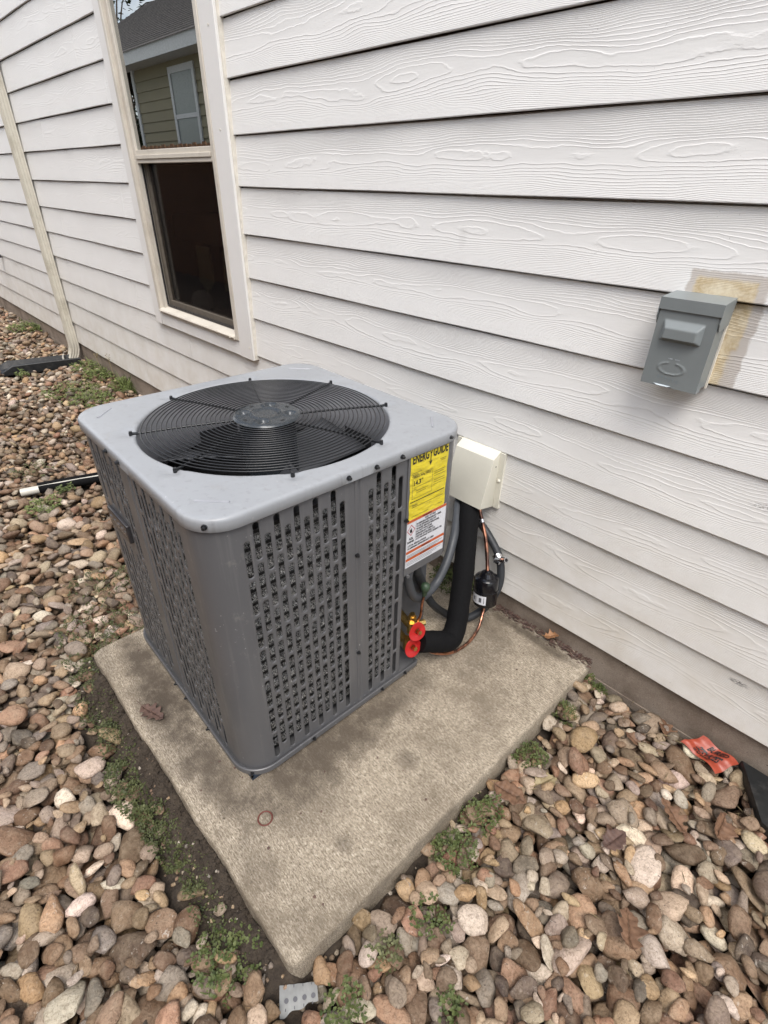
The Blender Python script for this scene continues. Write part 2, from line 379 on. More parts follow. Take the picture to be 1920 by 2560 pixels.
class G:                      # geometry collector, courses
    def __init__(s, f=None): s.v = []; s.f = []; s.map = f
    def add(s, vs, fs):
        o = len(s.v)
        s.v += [tuple(s.map(*p)) if s.map else tuple(p) for p in vs]
        s.f += [tuple(i + o for i in f) for f in fs]
    def box(s, x0, x1, y0, y1, z0, z1):
        s.add([(x0, y0, z0), (x1, y0, z0), (x1, y1, z0), (x0, y1, z0), (x0, y0, z1), (x1, y0, z1), (x1, y1, z1), (x0, y1, z1)],
              [(0, 3, 2, 1), (4, 5, 6, 7), (0, 1, 5, 4), (1, 2, 6, 5), (2, 3, 7, 6), (3, 0, 4, 7)])
    def grid(s, rows, close=False, flip=False):
        n = len(rows[0]); vs = [p for r in rows for p in r]; fs = []
        for i in range(len(rows) - 1):
            for j in range(n if close else n - 1):
                a, b = i * n + j, i * n + (j + 1) % n
                q = (a, b, b + n, a + n); fs.append(q[::-1] if flip else q)
        s.add(vs, fs)
    def prism(s, pts, z0, z1, axis='z'):
        n = len(pts); mk = {'z': lambda a, b, c: (a, b, c), 'y': lambda a, b, c: (a, c, b), 'x': lambda a, b, c: (c, a, b)}[axis]
        vs = [mk(a, b, z0) for a, b in pts] + [mk(a, b, z1) for a, b in pts]
        fs = [tuple(range(n))[::-1], tuple(range(n, 2 * n))] + [(i, (i + 1) % n, (i + 1) % n + n, i + n) for i in range(n)]
        s.add(vs, fs)
    def cyl(s, p0, p1, r0, r1=None, n=16, caps=True):
        r1 = r0 if r1 is None else r1
        p0, p1 = Vector(p0), Vector(p1); d = (p1 - p0).normalized()
        a = d.orthogonal().normalized(); b = d.cross(a)
        vs = []
        for p, r in ((p0, r0), (p1, r1)):
            vs += [tuple(p + (a * math.cos(2 * PI * k / n) + b * math.sin(2 * PI * k / n)) * r) for k in range(n)]
        fs = [(k, (k + 1) % n, (k + 1) % n + n, k + n) for k in range(n)]
        if caps: fs += [tuple(range(n))[::-1], tuple(range(n, 2 * n))]
        s.add(vs, fs)
    def lathe(s, prof, p0, d, n=24):
        d = Vector(d).normalized(); a = d.orthogonal().normalized(); b = d.cross(a); p0 = Vector(p0)
        rows = [[tuple(p0 + d * h + (a * math.cos(2 * PI * k / n) + b * math.sin(2 * PI * k / n)) * r) for k in range(n)] for h, r in prof]
        s.grid(rows, close=True)
        s.add(rows[0], [tuple(range(n))[::-1]]); s.add(rows[-1], [tuple(range(n))])
    def tube(s, pts, r, n=12, sub=8, caps=True, closed=False, rf=None):
        P = [Vector(p) for p in pts]
        if not closed and sub > 1:
            Q = []
            E = [P[0] * 2 - P[1]] + P + [P[-1] * 2 - P[-2]]
            for i in range(1, len(E) - 2):
                for k in range(sub):
                    tt = k / sub; a, b, c, d = E[i - 1:i + 3]
                    Q.append(.5 * ((2 * b) + (-a + c) * tt + (2 * a - 5 * b + 4 * c - d) * tt ** 2 + (-a + 3 * b - 3 * c + d) * tt ** 3))
            Q.append(P[-1]); P = Q
        rows = []; prev = None; m = len(P)
        for i, p in enumerate(P):
            if closed: d = P[(i + 1) % m] - P[i - 1]
            else: d = P[min(i + 1, m - 1)] - P[max(i - 1, 0)]
            d.normalize()
            a = d.orthogonal().normalized() if prev is None else (prev - d * prev.dot(d)).normalized()
            prev = a; b = d.cross(a); rr = r * (rf(i / (m - 1)) if rf else 1)
            rows.append([tuple(p + (a * math.cos(2 * PI * k / n) + b * math.sin(2 * PI * k / n)) * rr) for k in range(n)])
        if closed: rows.append(rows[0])
        s.grid(rows, close=True)
        if caps and not closed: s.add(rows[0], [tuple(range(n))[::-1]]); s.add(rows[-1], [tuple(range(n))])
    def obj(s, name, mat, parent=None, **kw): return mesh_obj(name, s.v, s.f, mat, parent, **kw)
def bevel(o, w, seg=2, ang=35):
    m = o.modifiers.new('bevel', 'BEVEL'); m.width = w * S; m.segments = seg; m.limit_method = 'ANGLE'; m.angle_limit = math.radians(ang)
    m.harden_normals = False; autosmooth(o, 40); return o
def text_mesh(body, size, off=0.0, align='LEFT', spacing=1.0):
    cu = bpy.data.curves.new('t', 'FONT'); cu.body = body; cu.size = size; cu.offset = off; cu.align_x = align; cu.resolution_u = 2
    cu.space_character = spacing
    ob = bpy.data.objects.new('t', cu); COL.objects.link(ob)
    bpy.context.view_layer.update()
    me = bpy.data.meshes.new_from_object(ob.evaluated_get(bpy.context.evaluated_depsgraph_get()))
    vs = [tuple(v.co) for v in me.vertices]; fs = [tuple(p.vertices) for p in me.polygons]
    bpy.data.objects.remove(ob); bpy.data.curves.remove(cu); bpy.data.meshes.remove(me)
    return vs, fs

# ================================================================ SETTING
# ---------------- house
FX0, FX1, FZ0, FZ1 = -5.84, -.66, 3.30, 12.1
house = thing('house', (2, .2, 0), 'off-white lap-sided house wall with a tall narrow window', 'house')
g = G(); g.box(-60, FX0, .19, .3, 0.05, 16.2); g.box(FX1, 24, .19, .3, 0.05, 16.2); g.box(FX0, FX1, .19, .3, 0.05, FZ0); g.box(FX0, FX1, .19, .3, FZ1, 16.2); g.obj('wall_sheathing', 'sheath', house)
TH = .072                                                    # board thickness (8.5 mm)
def board(x0, x1, z, top=1.0):
    """one lap board: butt at z, face leaning back to its top; subdivided lengthwise for a slight waviness"""
    g = G(); n = max(2, int((x1 - x0) / 1.2)); rows = [[], [], [], [], [], []]
    lift = rnd.uniform(-.003, .003)
    for i in range(n + 1):
        x = x0 + (x1 - x0) * i / n; w = .006 * math.sin(x * .55 + z * 1.7) + .004 * math.sin(x * 1.9 + z)
        zb = z + lift + .004 * math.sin(x * 1.3 + z * 2.1)
        rows[5].append((x, .15, zb + top - .020)); rows[0].append((x, .056 + w, zb + top - .030)); rows[1].append((x, w, zb + .012)); rows[2].append((x, w + .006, zb)); rows[3].append((x, w + TH, zb + .002)); rows[4].append((x, .155, zb + top))
    g.grid(rows[:5]); g.grid([rows[4], rows[5], rows[0]])
    for e in (0, -1): g.add([r[e] for r in rows], [(0, 1, 2, 3, 4, 5)])
    return g.obj('siding_board', 'siding', house, origin=((x0 + x1) / 2, 0, z + .5))
WX0, WX1, WZ0 = -6.34, 0.0, 2.87                             # outer edges of the window trim
WZ1 = 12.6
for k in range(16):
    segs = []
    def cut(a, b, joints):
        xs = [a] + [j for j in joints if a + .4 < j < b - .4] + [b]
        return [(xs[i] + (.008 if i else 0), xs[i + 1] - .008) for i in range(len(xs) - 1)]
    j0 = -8.70 + (k * 7.3) % 21.3 if k != 11 else -8.70
    j0 = {2: -4.256, 10: -8.75}.get(k, j0)
    js = [j0 + 21.3 * i for i in range(-3, 3)]
    if k >= 3 and k < WZ1: segs = cut(-60, WX0 + .02, js) + cut(WX1 - .02, 24, [j for j in js if j > 12])
    else: segs = cut(-60, 24, js if k == 2 else [j for j in js if j < 2 or j > 17])
    for a, b in segs: board(a, b, float(k), 1.0 if k != 2 else 1.12)
g = G(); g.box(-60, 24, .10, .6, -3.2, .03)
fo = g.obj('foundation', 'found', house)
g = G(); g.box(-60, 24, .085, .1, -.98, -.80); g.obj('footing_ledge', 'found', house)
# window
win = G()
wroot = bpy.data.objects.new('window', None); COL.objects.link(wroot); wroot.parent = house; place(wroot, Vector((-3.2, 0, 7)) * S, house)
wroot['label'] = 'tall single-hung window with beige frame and insect screen on the lower sash'
FX0, FX1, FZ0, FZ1 = -5.84, -.66, 3.30, 12.1
for nm, b in (('trim_board', (WX0, FX0, -.115, .10, WZ0, WZ1)), ('trim_board', (FX1, WX1, -.125, .10, WZ0, WZ1)),
              ('trim_board', (FX0 + .012, FX1 - .012, -.105, .10, WZ0 + .005, FZ0 - .01)), ('trim_board', (FX0, FX1, -.1, .1, FZ1, WZ1))):
    g = G(); g.box(*b); o = g.obj(nm, 'siding' if b[5] < 4 else 'trim', wroot); bevel(o, .012)
    if b[5] < 4: o['label'] = 'embossed bottom trim board'
g = G(); g.box(WX1, WX1 + .028, -.06, .06, WZ0 + .02, WZ1); g.obj('caulk_line', 'caulk', wroot)
g = G()                                                      # vinyl frame with stepped profile
for (a, b, d0) in ((0, .15, -.15), (.15, .34, -.05)):
    g.box(FX0 + a, FX0 + b, d0, .18, FZ0 + a, FZ1 - a); g.box(FX1 - b, FX1 - a, d0, .18, FZ0 + a, FZ1 - a)
    g.box(FX0 + b, FX1 - b, d0, .18, FZ1 - b, FZ1 - a)
g.add([(FX0 + .15, -.19, FZ0), (FX1 - .15, -.19, FZ0), (FX1 - .15, -.19, FZ0 + .10), (FX0 + .15, -.19, FZ0 + .10),
       (FX0 + .15, .18, FZ0), (FX1 - .15, .18, FZ0), (FX1 - .15, .18, FZ0 + .22), (FX0 + .15, .18, FZ0 + .22)],
      [(0, 1, 2, 3), (3, 2, 6, 7), (0, 4, 5, 1), (0, 3, 7, 4), (1, 5, 6, 2)])
g.box(FX0 + .15, FX1 - .15, -.22, -.19, FZ0 + .05, FZ0 + .09)
bevel(g.obj('frame', 'frame', wroot), .012)
g = G(); g.box(FX0 + .34, FX1 - .34, -.06, .2, 7.50, 7.60); g.box(FX0 + .34, FX1 - .34, -.09, .2, 7.60, 7.70); g.box(FX0 + .34, FX1 - .34, -.045, .2, 7.70, 7.82)
bevel(g.obj('meeting_rail', 'frame', wroot), .01)
g = G(); g.box(FX0 + .34, FX1 - .34, .030, .045, 7.82, FZ1 - .34); g.obj('pane', 'glass', wroot)
GX0, GX1, GZ0 = FX0 + .34, FX1 - .34, FZ0 + .22
g = G(); g.box(GX0 + .12, GX1 - .10, .200, .215, GZ0 + .16, 7.5); g.obj('pane', 'glasslow', wroot)
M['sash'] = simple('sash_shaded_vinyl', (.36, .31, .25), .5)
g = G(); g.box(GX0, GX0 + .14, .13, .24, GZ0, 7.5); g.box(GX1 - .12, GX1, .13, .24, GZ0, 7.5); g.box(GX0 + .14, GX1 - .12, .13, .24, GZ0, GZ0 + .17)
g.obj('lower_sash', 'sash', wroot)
# insect screen: fine mesh, partly transparent, in a thin dark frame
t = NT('insect_screen'); n_ = t.n; n_.remove(t.b); tr = n_.new('ShaderNodeBsdfTransparent'); df = n_.new('ShaderNodeBsdfDiffuse'); df.inputs['Color'].default_value = (.007, .0065, .008, 1)
mm = n_.new('ShaderNodeMixShader'); mm.inputs[0].default_value = .38; t.link(tr.outputs[0], mm.inputs[1]); t.link(df.outputs[0], mm.inputs[2]); t.link(mm.outputs[0], n_['Material Output'].inputs['Surface']); M['screen'] = t.m
g = G(); g.add([(GX0 + .02, .06, GZ0 + .02), (GX1 - .02, .06, GZ0 + .02), (GX1 - .02, .06, 7.5), (GX0 + .02, .06, 7.5)], [(0, 1, 2, 3)]); g.obj('insect_screen', 'screen', wroot)
g = G(); g.box(GX0, GX0 + .05, .04, .08, GZ0, 7.5); g.box(GX1 - .05, GX1, .04, .08, GZ0, 7.5); g.box(GX0 + .05, GX1 - .05, .04, .08, GZ0 - .02, GZ0 + .04)
g.obj('screen_frame', 'plate', wroot)
g = G()
for x, z in ((FX0 + .28, FZ0 + .05), (FX1 - .32, FZ0 + .05), (-.12, 3.2), (-.3, 8.1), (-.28, 9.9)): g.cyl((x, -.10, z), (x, -.235 if x < -.5 else -.135, z), .022, n=8)
g.obj('nail_head', 'caulk', wroot, kind='stuff')
# the dim room behind the glass
g = G(); X0, X1, Y1, Z0, Z1 = -9, 2, 14, 1.0, 14
g.add([(X0, .5, Z0), (X1, .5, Z0), (X1, Y1, Z0), (X0, Y1, Z0), (X0, .5, Z1), (X1, .5, Z1), (X1, Y1, Z1), (X0, Y1, Z1)], [(0, 1, 2, 3), (4, 7, 6, 5), (1, 5, 6, 2), (2, 6, 7, 3), (3, 7, 4, 0)])
g.box(X0, FX0, .3, .5, Z0, Z1); g.box(FX1, X1, .3, .5, Z0, Z1); g.box(FX0, FX1, .3, .5, Z0, FZ0); g.box(FX0, FX1, .3, .5, FZ1, Z1)
g.obj('room_shell', 'interior', house)
M['roomwood'] = simple('room_wood', (.40, .30, .22), .8); M['cloth'] = simple('room_cloth', (.60, .62, .34), .9); M['pot'] = simple('room_pot', (.70, .74, .70), .6)
shelf = thing('shelf', (-4.6, 2, 6), 'brown shelf seen dimly through the lower window pane', 'shelf')
g = G(); g.box(-7.5, -1, 1.6, 3.0, 6.0, 6.12); g.box(-7.5, -1, 1.6, 1.7, 5.3, 6.0); g.obj('shelf_board', 'roomwood', shelf)
g = G(); g.add([(-5.1, 1.2, 5.3), (-4.3, 1.2, 5.3), (-4.2, 1.2, 4.3), (-4.7, 1.2, 3.9), (-5.2, 1.2, 4.25)], [(0, 1, 2, 3, 4)]); g.add([(-4.0, 1.5, 5.2), (-3.6, 1.5, 5.2), (-3.5, 1.5, 4.2), (-3.9, 1.4, 4.0)], [(0, 1, 2, 3)])
o = g.obj('hanging_cloth', 'cloth', None, label='olive cloth hanging dimly inside the lower window', cat='cloth'); sm = o.modifiers.new('th', 'SOLIDIFY'); sm.thickness = .008
g = G(); g.lathe([(0, .2), (.1, .34), (.35, .36), (.55, .26), (.62, .12)], (-4.9, 1.0, 3.35), (0, 0, 1)); g.obj('pot', 'pot', None, smooth=True, label='pale round pot on the inside window ledge', cat='pot')
g = G(); g.box(-6.5, -1, .35, 1.6, 3.2, 3.35); g.obj('window_ledge', 'roomwood', house)

# ---------------- ground sheet (soil)
ground = bpy.data.objects.new('ground', None); COL.objects.link(ground); place(ground, Vector((0, -5, -1.2)) * S, None)
ground['kind'] = 'structure'; ground['label'] = 'river stone bed over dark soil beside the house'
g = G(); g.add([(-700, -700, -1.22), (700, -700, -1.22), (700, .3, -1.22), (-700, .3, -1.22)], [(0, 1, 2, 3)]); g.obj('soil', 'soil', ground)

# ---------------- concrete pad
PX0, PX1, PY0, PY1, PZ = 4.22, 10.77, -6.70, .08, -.48
def pad_mesh():
    N = 40; rows = []
    loop = []
    r = .16
    def corner(cx, cy, a0):
        return [(cx + r * math.cos(a0 + PI / 2 * k / 6), cy + r * math.sin(a0 + PI / 2 * k / 6)) for k in range(7)]
    def edge(p, q, n): return [(p[0] + (q[0] - p[0]) * k / n, p[1] + (q[1] - p[1]) * k / n) for k in range(1, n)]
    cs = [corner(PX0 + r, PY0 + r, PI), corner(PX1 - r, PY0 + r, 1.5 * PI), corner(PX1 - r * .6, PY1 - r * .6, 0), corner(PX0 + r, PY1 - r, PI / 2)]
    for i in range(4):
        loop += cs[i]; loop += edge(cs[i][-1], cs[(i + 1) % 4][0], 60)
    cx, cy = (PX0 + PX1) / 2, (PY0 + PY1) / 2
    n = len(loop); h = rng.normal(0, 1, n); k = np.exp(-np.linspace(-2, 2, 9) ** 2); k /= k.sum(); h = np.convolve(np.r_[h[-4:], h, h[:4]], k, 'valid')
    g = G(); prof = [(-.20, -1.3), (-.012, -1.25), (.0, -.72), (.0, -.56), (.008, -.512), (.025, -.490), (.05, -.482), (.30, -.48)]
    for ins, z in prof:
        row = []
        for i, (x, y) in enumerate(loop):
            d = Vector((cx - x, cy - y)); d.normalize()
            w = h[i] * (.030 if z > -.7 else .02) * (1 if z < -.483 else .2)
            row.append((x + d.x * (ins * 1.2 + w), y + d.y * (ins * 1.2 + w), z + (h[(i * 3) % n] * .008 if -.6 < z < -.485 else 0)))
        rows.append(row)
    g.grid(rows, close=True); g.add(rows[-1], [tuple(range(n))])
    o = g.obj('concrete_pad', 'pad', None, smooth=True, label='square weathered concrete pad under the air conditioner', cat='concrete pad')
    autosmooth(o, 50); return o
pad_mesh()

# ================================================================ AIR CONDITIONER
AC = Vector((6.488, -3.727, 0)); TH0 = -.021; ca, sa = math.cos(TH0), math.sin(TH0)
def A(u, v, z): return (AC.x + u * ca - v * sa, AC.y + u * sa + v * ca, z)
H = 2.153; HB = H - .05; RC = .47; ZT = 4.114
ac = thing('air_conditioner', (AC.x, AC.y, -.48), 'large square grey outdoor air conditioner with slotted sides and round top fan', 'air conditioner')
def rsq(h, r, n=10, e=12):                                   # rounded square loop, counter-clockwise
    pts = []
    for cx, cy, a0 in ((h - r, -(h - r), -PI / 2), (h - r, h - r, 0), (-(h - r), h - r, PI / 2), (-(h - r), -(h - r), PI)):
        pts += [(cx + r * math.cos(a0 + PI / 2 * k / n), cy + r * math.sin(a0 + PI / 2 * k / n)) for k in range(n + 1)]
    return pts
def rays(h, r, N):                                           # the rounded square as a function of angle
    L = []
    for k in range(N):
        a = 2 * PI * (k + .5) / N; c, s = math.cos(a), math.sin(a); lo, hi = 0, h * 1.5
        for _ in range(30):
            m = (lo + hi) / 2; x, y = abs(m * c), abs(m * s)
            qx, qy = max(x - (h - r), 0), max(y - (h - r), 0)
            ins = (x <= h and y <= h and math.hypot(qx, qy) <= r)
            lo, hi = (m, hi) if ins else (lo, m)
        L.append((lo * c, lo * s))
    return L
# top cap: lip, rounded edge, flat, rolled orifice
N = 192; g = G(A)
out = rays(H, RC, N); circ = [(math.cos(2 * PI * (k + .5) / N), math.sin(2 * PI * (k + .5) / N)) for k in range(N)]
def sc(L, d): return [(x * (1 - d / math.hypot(x, y)), y * (1 - d / math.hypot(x, y))) for x, y in L]
RO = 1.825
rows = []
for d, z in ((.012, 3.945), (.0, 3.955), (.0, ZT - .05), (.006, ZT - .025), (.022, ZT - .007), (.05, ZT)): rows.append([(x, y, z) for x, y in sc(out, d)])
def dimple(x, y):                                            # bright pressed dents at the eight guard feet
    z = 0
    for k in range(8):
        a = math.radians(22.5 + 45 * k); dx, dy = x - 1.93 * math.cos(a), y - 1.93 * math.sin(a)
        z -= .045 * math.exp(-(dx * dx + dy * dy) / .012)
    return z
inn = sc(out, .05)
for f in (.08, .16, .25, .35, .45, .55, .65, .74, .82, .88, .93, .97):
    L = [((1 - f) * inn[k][0] + f * circ[k][0] * (RO + .045), (1 - f) * inn[k][1] + f * circ[k][1] * (RO + .045)) for k in range(N)]
    rows.append([(x, y, ZT + dimple(x, y)) for x, y in L])
for rr, z in ((RO + .045, ZT), (RO + .02, ZT - .008), (RO + .004, ZT - .03), (RO, ZT - .07)):
    rows.append([(x * rr, y * rr, z + (dimple(x * rr, y * rr) if z > ZT - .01 else 0)) for x, y in circ])
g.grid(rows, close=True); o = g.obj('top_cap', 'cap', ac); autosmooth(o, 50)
g = G(A)
for sx in (-1, 1):                                           # pressed bars at the corners
    for sy in (-1, 1):
        c0 = Vector((sx * 1.72, sy * 1.77)); d = Vector((1, -sx * sy)).normalized(); w = Vector((-d.y, d.x)) * .018
        p, q = c0 - d * .2, c0 + d * .2
        g.add([(*(p - w), ZT + .001), (*(q - w), ZT + .001), (*(q + w), ZT + .001), (*(p + w), ZT + .001), (*(p - w * .5), ZT + .014), (*(q - w * .5), ZT + .014), (*(q + w * .5), ZT + .014), (*(p + w * .5), ZT + .014)],
              [(4, 5, 6, 7), (0, 1, 5, 4), (1, 2, 6, 5), (2, 3, 7, 6), (3, 0, 4, 7)])
M['bar'] = simple('worn_bar', (.29, .30, .325), .35)
g.obj('pressed_bar', 'bar', ac, kind='stuff')
M['throat'] = simple('orifice_grey', (.34, .34, .36), .4, var=.1)
g = G(A); g.grid([[(x * r, y * r, z) for x, y in circ] for r, z in ((RO - .001, ZT - .05), (RO - .03, ZT - .25), (RO - .03, ZT - .92), (RO + .05, ZT - 1.0), (RO + .2, ZT - 1.02))], close=True)
g.obj('fan_shroud', 'throat', ac, smooth=True)

# perforated side panels
SW, SH = .0395, .515                                           # slot half width, slot height
def perf(name, f, s0, s1, z0, z1, cols, label=None, skip=None, mat='cab'):
    """f(s, z, depth) -> point; cols = [(centre, odd?)]; holes are real, with a rolled rim"""
    g = G(); rim = .018; dep = .014
    p = min(cols[1][0] - cols[0][0], .14) if len(cols) > 1 else .136
    g2 = G()
    def quad(a, b, c, d):
        if b - a > 1e-6 and d - c > 1e-6: g.add([f(a, c, 0), f(b, c, 0), f(b, d, 0), f(a, d, 0)], [(0, 1, 2, 3)])
    quad(s0, cols[0][0] - p / 2, z0, z1); quad(cols[-1][0] + p / 2, s1, z0, z1)
    for i, (c, odd) in enumerate(cols):
        a, b = c - p / 2, c + p / 2
        if i and cols[i - 1][0] + p / 2 < a - 1e-6: quad(cols[i - 1][0] + p / 2, a, z0, z1)
        top = 3.69 if odd else 3.90
        sl = [(top - .572 * k - SH, top - .572 * k) for k in range(7)]
        sl = [q for q in sl if q[0] > z0 + .03 and q[1] < z1 - .01 and not (skip and skip(c, q))][::-1]
        zc = z0
        for q in sl:
            lo, hi = q[0] - .028, q[1] + .028
            quad(a, b, zc, lo); zc = hi
            def stad(r, ext):                                # 20 points
                pts = []; zl, zh = q[0] + SW, q[1] - SW
                for k in range(10):
                    an = PI * k / 9; pts.append((c + r * math.cos(an), zh + r * math.sin(an)))
                for k in range(10):
                    an = PI + PI * k / 9; pts.append((c + r * math.cos(an), zl + r * math.sin(an)))
                return pts
            o_, m_, i_ = stad(SW + rim, 0), stad(SW + rim * .35, 0), stad(SW, 0)
            rect = []
            for k in range(20):
                x, z = o_[k]; k10 = k % 10
                if k < 10: rect.append(((b, hi) if k in (2, ) else (a, hi) if k == 7 else (b, z) if k < 2 else (a, z) if k > 7 else (x, hi)))
                else: rect.append(((a, lo) if k == 12 else (b, lo) if k == 17 else (a, z) if k < 12 else (b, z) if k > 17 else (x, lo)))
            g.grid([[f(x, z, 0) for x, z in rect], [f(x, z, 0) for x, z in o_], [f(x, z, .003) for x, z in m_], [f(x, z, .009) for x, z in i_], [f(x, z, dep) for x, z in i_]], close=True)
        quad(a, b, zc, z1)
    return g.obj(name, mat, ac, label=label)
ZB, ZC = -.33, 4.03
FLR = H - RC - .0                                            # flat part of a side
fE = lambda s, z, d: A(HB - d, s, z)                         # +u side, seen on the right
fN = lambda s, z, d: A(s, -(HB - d), z)                      # -v side, seen on the left
fS = lambda s, z, d: A(s, HB - d, z)
fW = lambda s, z, d: A(-(HB - d), s, z)
colA = [(-1.612 + .1365 * k, k % 2 == 0) for k in range(11)]
colB = [(.240 + .1372 * k, k % 2 == 0) for k in range(5)]
perf('louver_panel', fE, -FLR, -.055, ZB, ZC, colA, 'wide slotted side panel')
perf('louver_panel', fE, .055, .905, ZB, ZC, colB, 'narrow slotted panel beside the labels')
g = G(lambda u, v, z: A(u, v, z)); g.grid([[(HB, -.055, z), (HB + .012, -.045, z), (HB + .012, -.012, z), (HB - .012, .0, z), (HB - .012, .03, z), (HB, .055, z)] for z in (ZC, ZB)]); g.obj('panel_seam', 'cab', ac)
colC = [(.16 + .14 * k, k % 2 == 1) for k in range(10)]; colD = [(-1.56 + .14 * k, k % 2 == 1) for k in range(9)]
perf('louver_panel', fN, .02, FLR, ZB, ZC, colC, 'slotted panel nearest the front corner')
perf('louver_panel', fN, -FLR, -.09, ZB, ZC, colD, 'slotted panel with the name plate', skip=lambda c, q: -1.52 < c < -.66 and q[0] < 2.80 and q[1] > 2.35)
g = G(A); g.grid([[(-.09, -HB, z), (-.08, -HB - .012, z), (-.04, -HB - .012, z), (-.02, -HB + .012, z), (.005, -HB + .012, z), (.02, -HB, z)] for z in (ZB, ZC)]); g.obj('panel_seam', 'cab', ac)
perf('louver_panel', fW, -FLR, FLR, ZB, ZC, [(-1.56 + .14 * k, k % 2 == 1) for k in range(23)])
perf('louver_panel', fS, -FLR, 1.50, ZB, ZC, [(-1.56 + .14 * k, k % 2 == 1) for k in range(21)])
# rounded corner posts
rb = RC - .05
def corner_post(cu, cv, a0, z0, z1, name='corner_post'):
    g = G(A); n = 14
    g.grid([[(cu + rb * math.cos(a0 + PI / 2 * k / n), cv + rb * math.sin(a0 + PI / 2 * k / n), z) for k in range(n + 1)] for z in (z0, z0 + (z1 - z0) / 2, z1)])
    return g.obj(name, 'cab', ac, smooth=True)
corner_post(FLR, -FLR, -PI / 2, ZB, ZC); corner_post(-FLR, -FLR, PI, ZB, ZC); corner_post(-FLR, FLR, PI / 2, ZB, ZC)
# control box in the back right corner, above the valve recess
ZR = 1.87
prof = [(HB + .018, .905)] + [(HB + .018, .93)] + [(FLR + (rb + .018) * math.cos(PI / 2 * k / 12), FLR + (rb + .018) * math.sin(PI / 2 * k / 12)) for k in range(13)] + [(1.5, HB + .018), (1.5, 1.2), (1.6, .905)]
g = G(A); g.prism(prof, ZR, ZC); o = g.obj('control_box', 'cab', ac); autosmooth(o, 30)
g = G(A); g.box(1.52, 1.55, .95, HB - .02, ZB, ZR); g.box(1.55, HB, .88, .905, ZB, ZR); g.obj('valve_panel', 'cab', ac, label='recessed steel panel behind the service valves')
g = G(A); g.box(HB - .03, HB - .001, .87, .925, ZR - .12, ZR + .03); g.cyl((HB + .02, .985, ZR - .02), (HB + .05, .985, ZR - .02), .03, n=8); g.obj('panel_tab', 'cab', ac)
# base pan with a rolled rail
base = rsq(H + .005, RC)
base = [p for p in base if not (p[0] > 1.3 and p[1] > 1.36)]
i0 = next(i for i, p in enumerate(base) if p[1] >= H - .01) if False else None
bl = []
for p in rsq(H + .005, RC):
    if p[0] > 1.45 and p[1] > 1.3: continue
    bl.append(p)
idx = max(range(len(bl)), key=lambda i: (math.hypot(bl[i][0] - bl[(i + 1) % len(bl)][0], bl[i][1] - bl[(i + 1) % len(bl)][1]) if bl[i][0] > 1.5 and bl[(i + 1) % len(bl)][1] > 1.5 else 0))
bl = bl[:idx + 1] + [(H + .005, 1.30), (H - .03, 1.36), (1.5, 1.36), (1.5, H + .005)] + bl[idx + 1:]
g = G(A); n = len(bl)
def ofs(L, d): return [(x * (1 - d / math.hypot(x, y)), y * (1 - d / math.hypot(x, y))) for x, y in L]
rows = [[(x, y, z) for x, y in ofs(bl, d)] for d, z in ((.05, -.405), (.0, -.40), (-.004, -.33), (.0, -.305), (.012, -.297), (.03, -.30), (.045, -.315), (.07, -.33))]
g.grid(rows, close=True); g.add(rows[-1], [tuple(range(n))]); g.add(rows[0], [tuple(range(n))[::-1]])
o = g.obj('base_pan', 'cab', ac); autosmooth(o, 40)
M['foot'] = simple('foot_plastic', (.02, .032, .052), .4)
for su, sv in ((1, -1), (-1, -1), (-1, 1)):
    g = G(A); a, b = sorted((su * (H - .10), su * (H - .62))); c, d = sorted((sv * (H - .10), sv * (H - .62)))
    g.box(a, b, c, d, -.478, -.455); 
    for (e, f_, h_, i_) in ((a, a + .035, c, d), (b - .035, b, c, d), (a, b, c, c + .035), (a, b, d - .035, d), (a + .12, a + .15, c + .1, d - .1), (a + .1, b - .1, c + .12, c + .15)): g.box(e, f_, h_, i_, -.455, -.408)
    g.obj('foot', 'foot', ac)
# coil
g = G(A); L = rsq(HB - .13, .36, 8)
LL = []
for i in range(len(L)):
    p, q = L[i], L[(i + 1) % len(L)]; m = max(1, int(math.hypot(p[0] - q[0], p[1] - q[1]) / .35)); LL += [(p[0] + (q[0] - p[0]) * k / m, p[1] + (q[1] - p[1]) * k / m) for k in range(m)]
def notch(L, d): return [((x, y) if not (x > 1.4 and y > .80) else ((1.4, y) if y - .80 > x - 1.4 else (x, .80))) for x, y in ofs(L, d)]
g.grid([[(x, y, z) for x, y in notch(LL, 0 if k % 4 in (1, 2) else .06)] for k, z in enumerate(np.arange(-.28, 3.75, .205 / 4))], close=True)
g.obj('condenser_coil', 'coil', ac, smooth=True)
M['coilin'] = simple('coil_inside', (.012, .012, .014), .6, bumpd=.004, bscale=220)
g = G(A); g.grid([[(x, y, z) for x, y in notch(LL, .22)] for z in (-.28, 3.4)], close=True, flip=True); g.obj('coil_inner_face', 'coilin', ac)
g = G(A); g.add([(x, y, -.26) for x, y in notch(LL, .1)], [tuple(range(len(LL)))]); g.obj('inner_floor', 'coilin', ac)
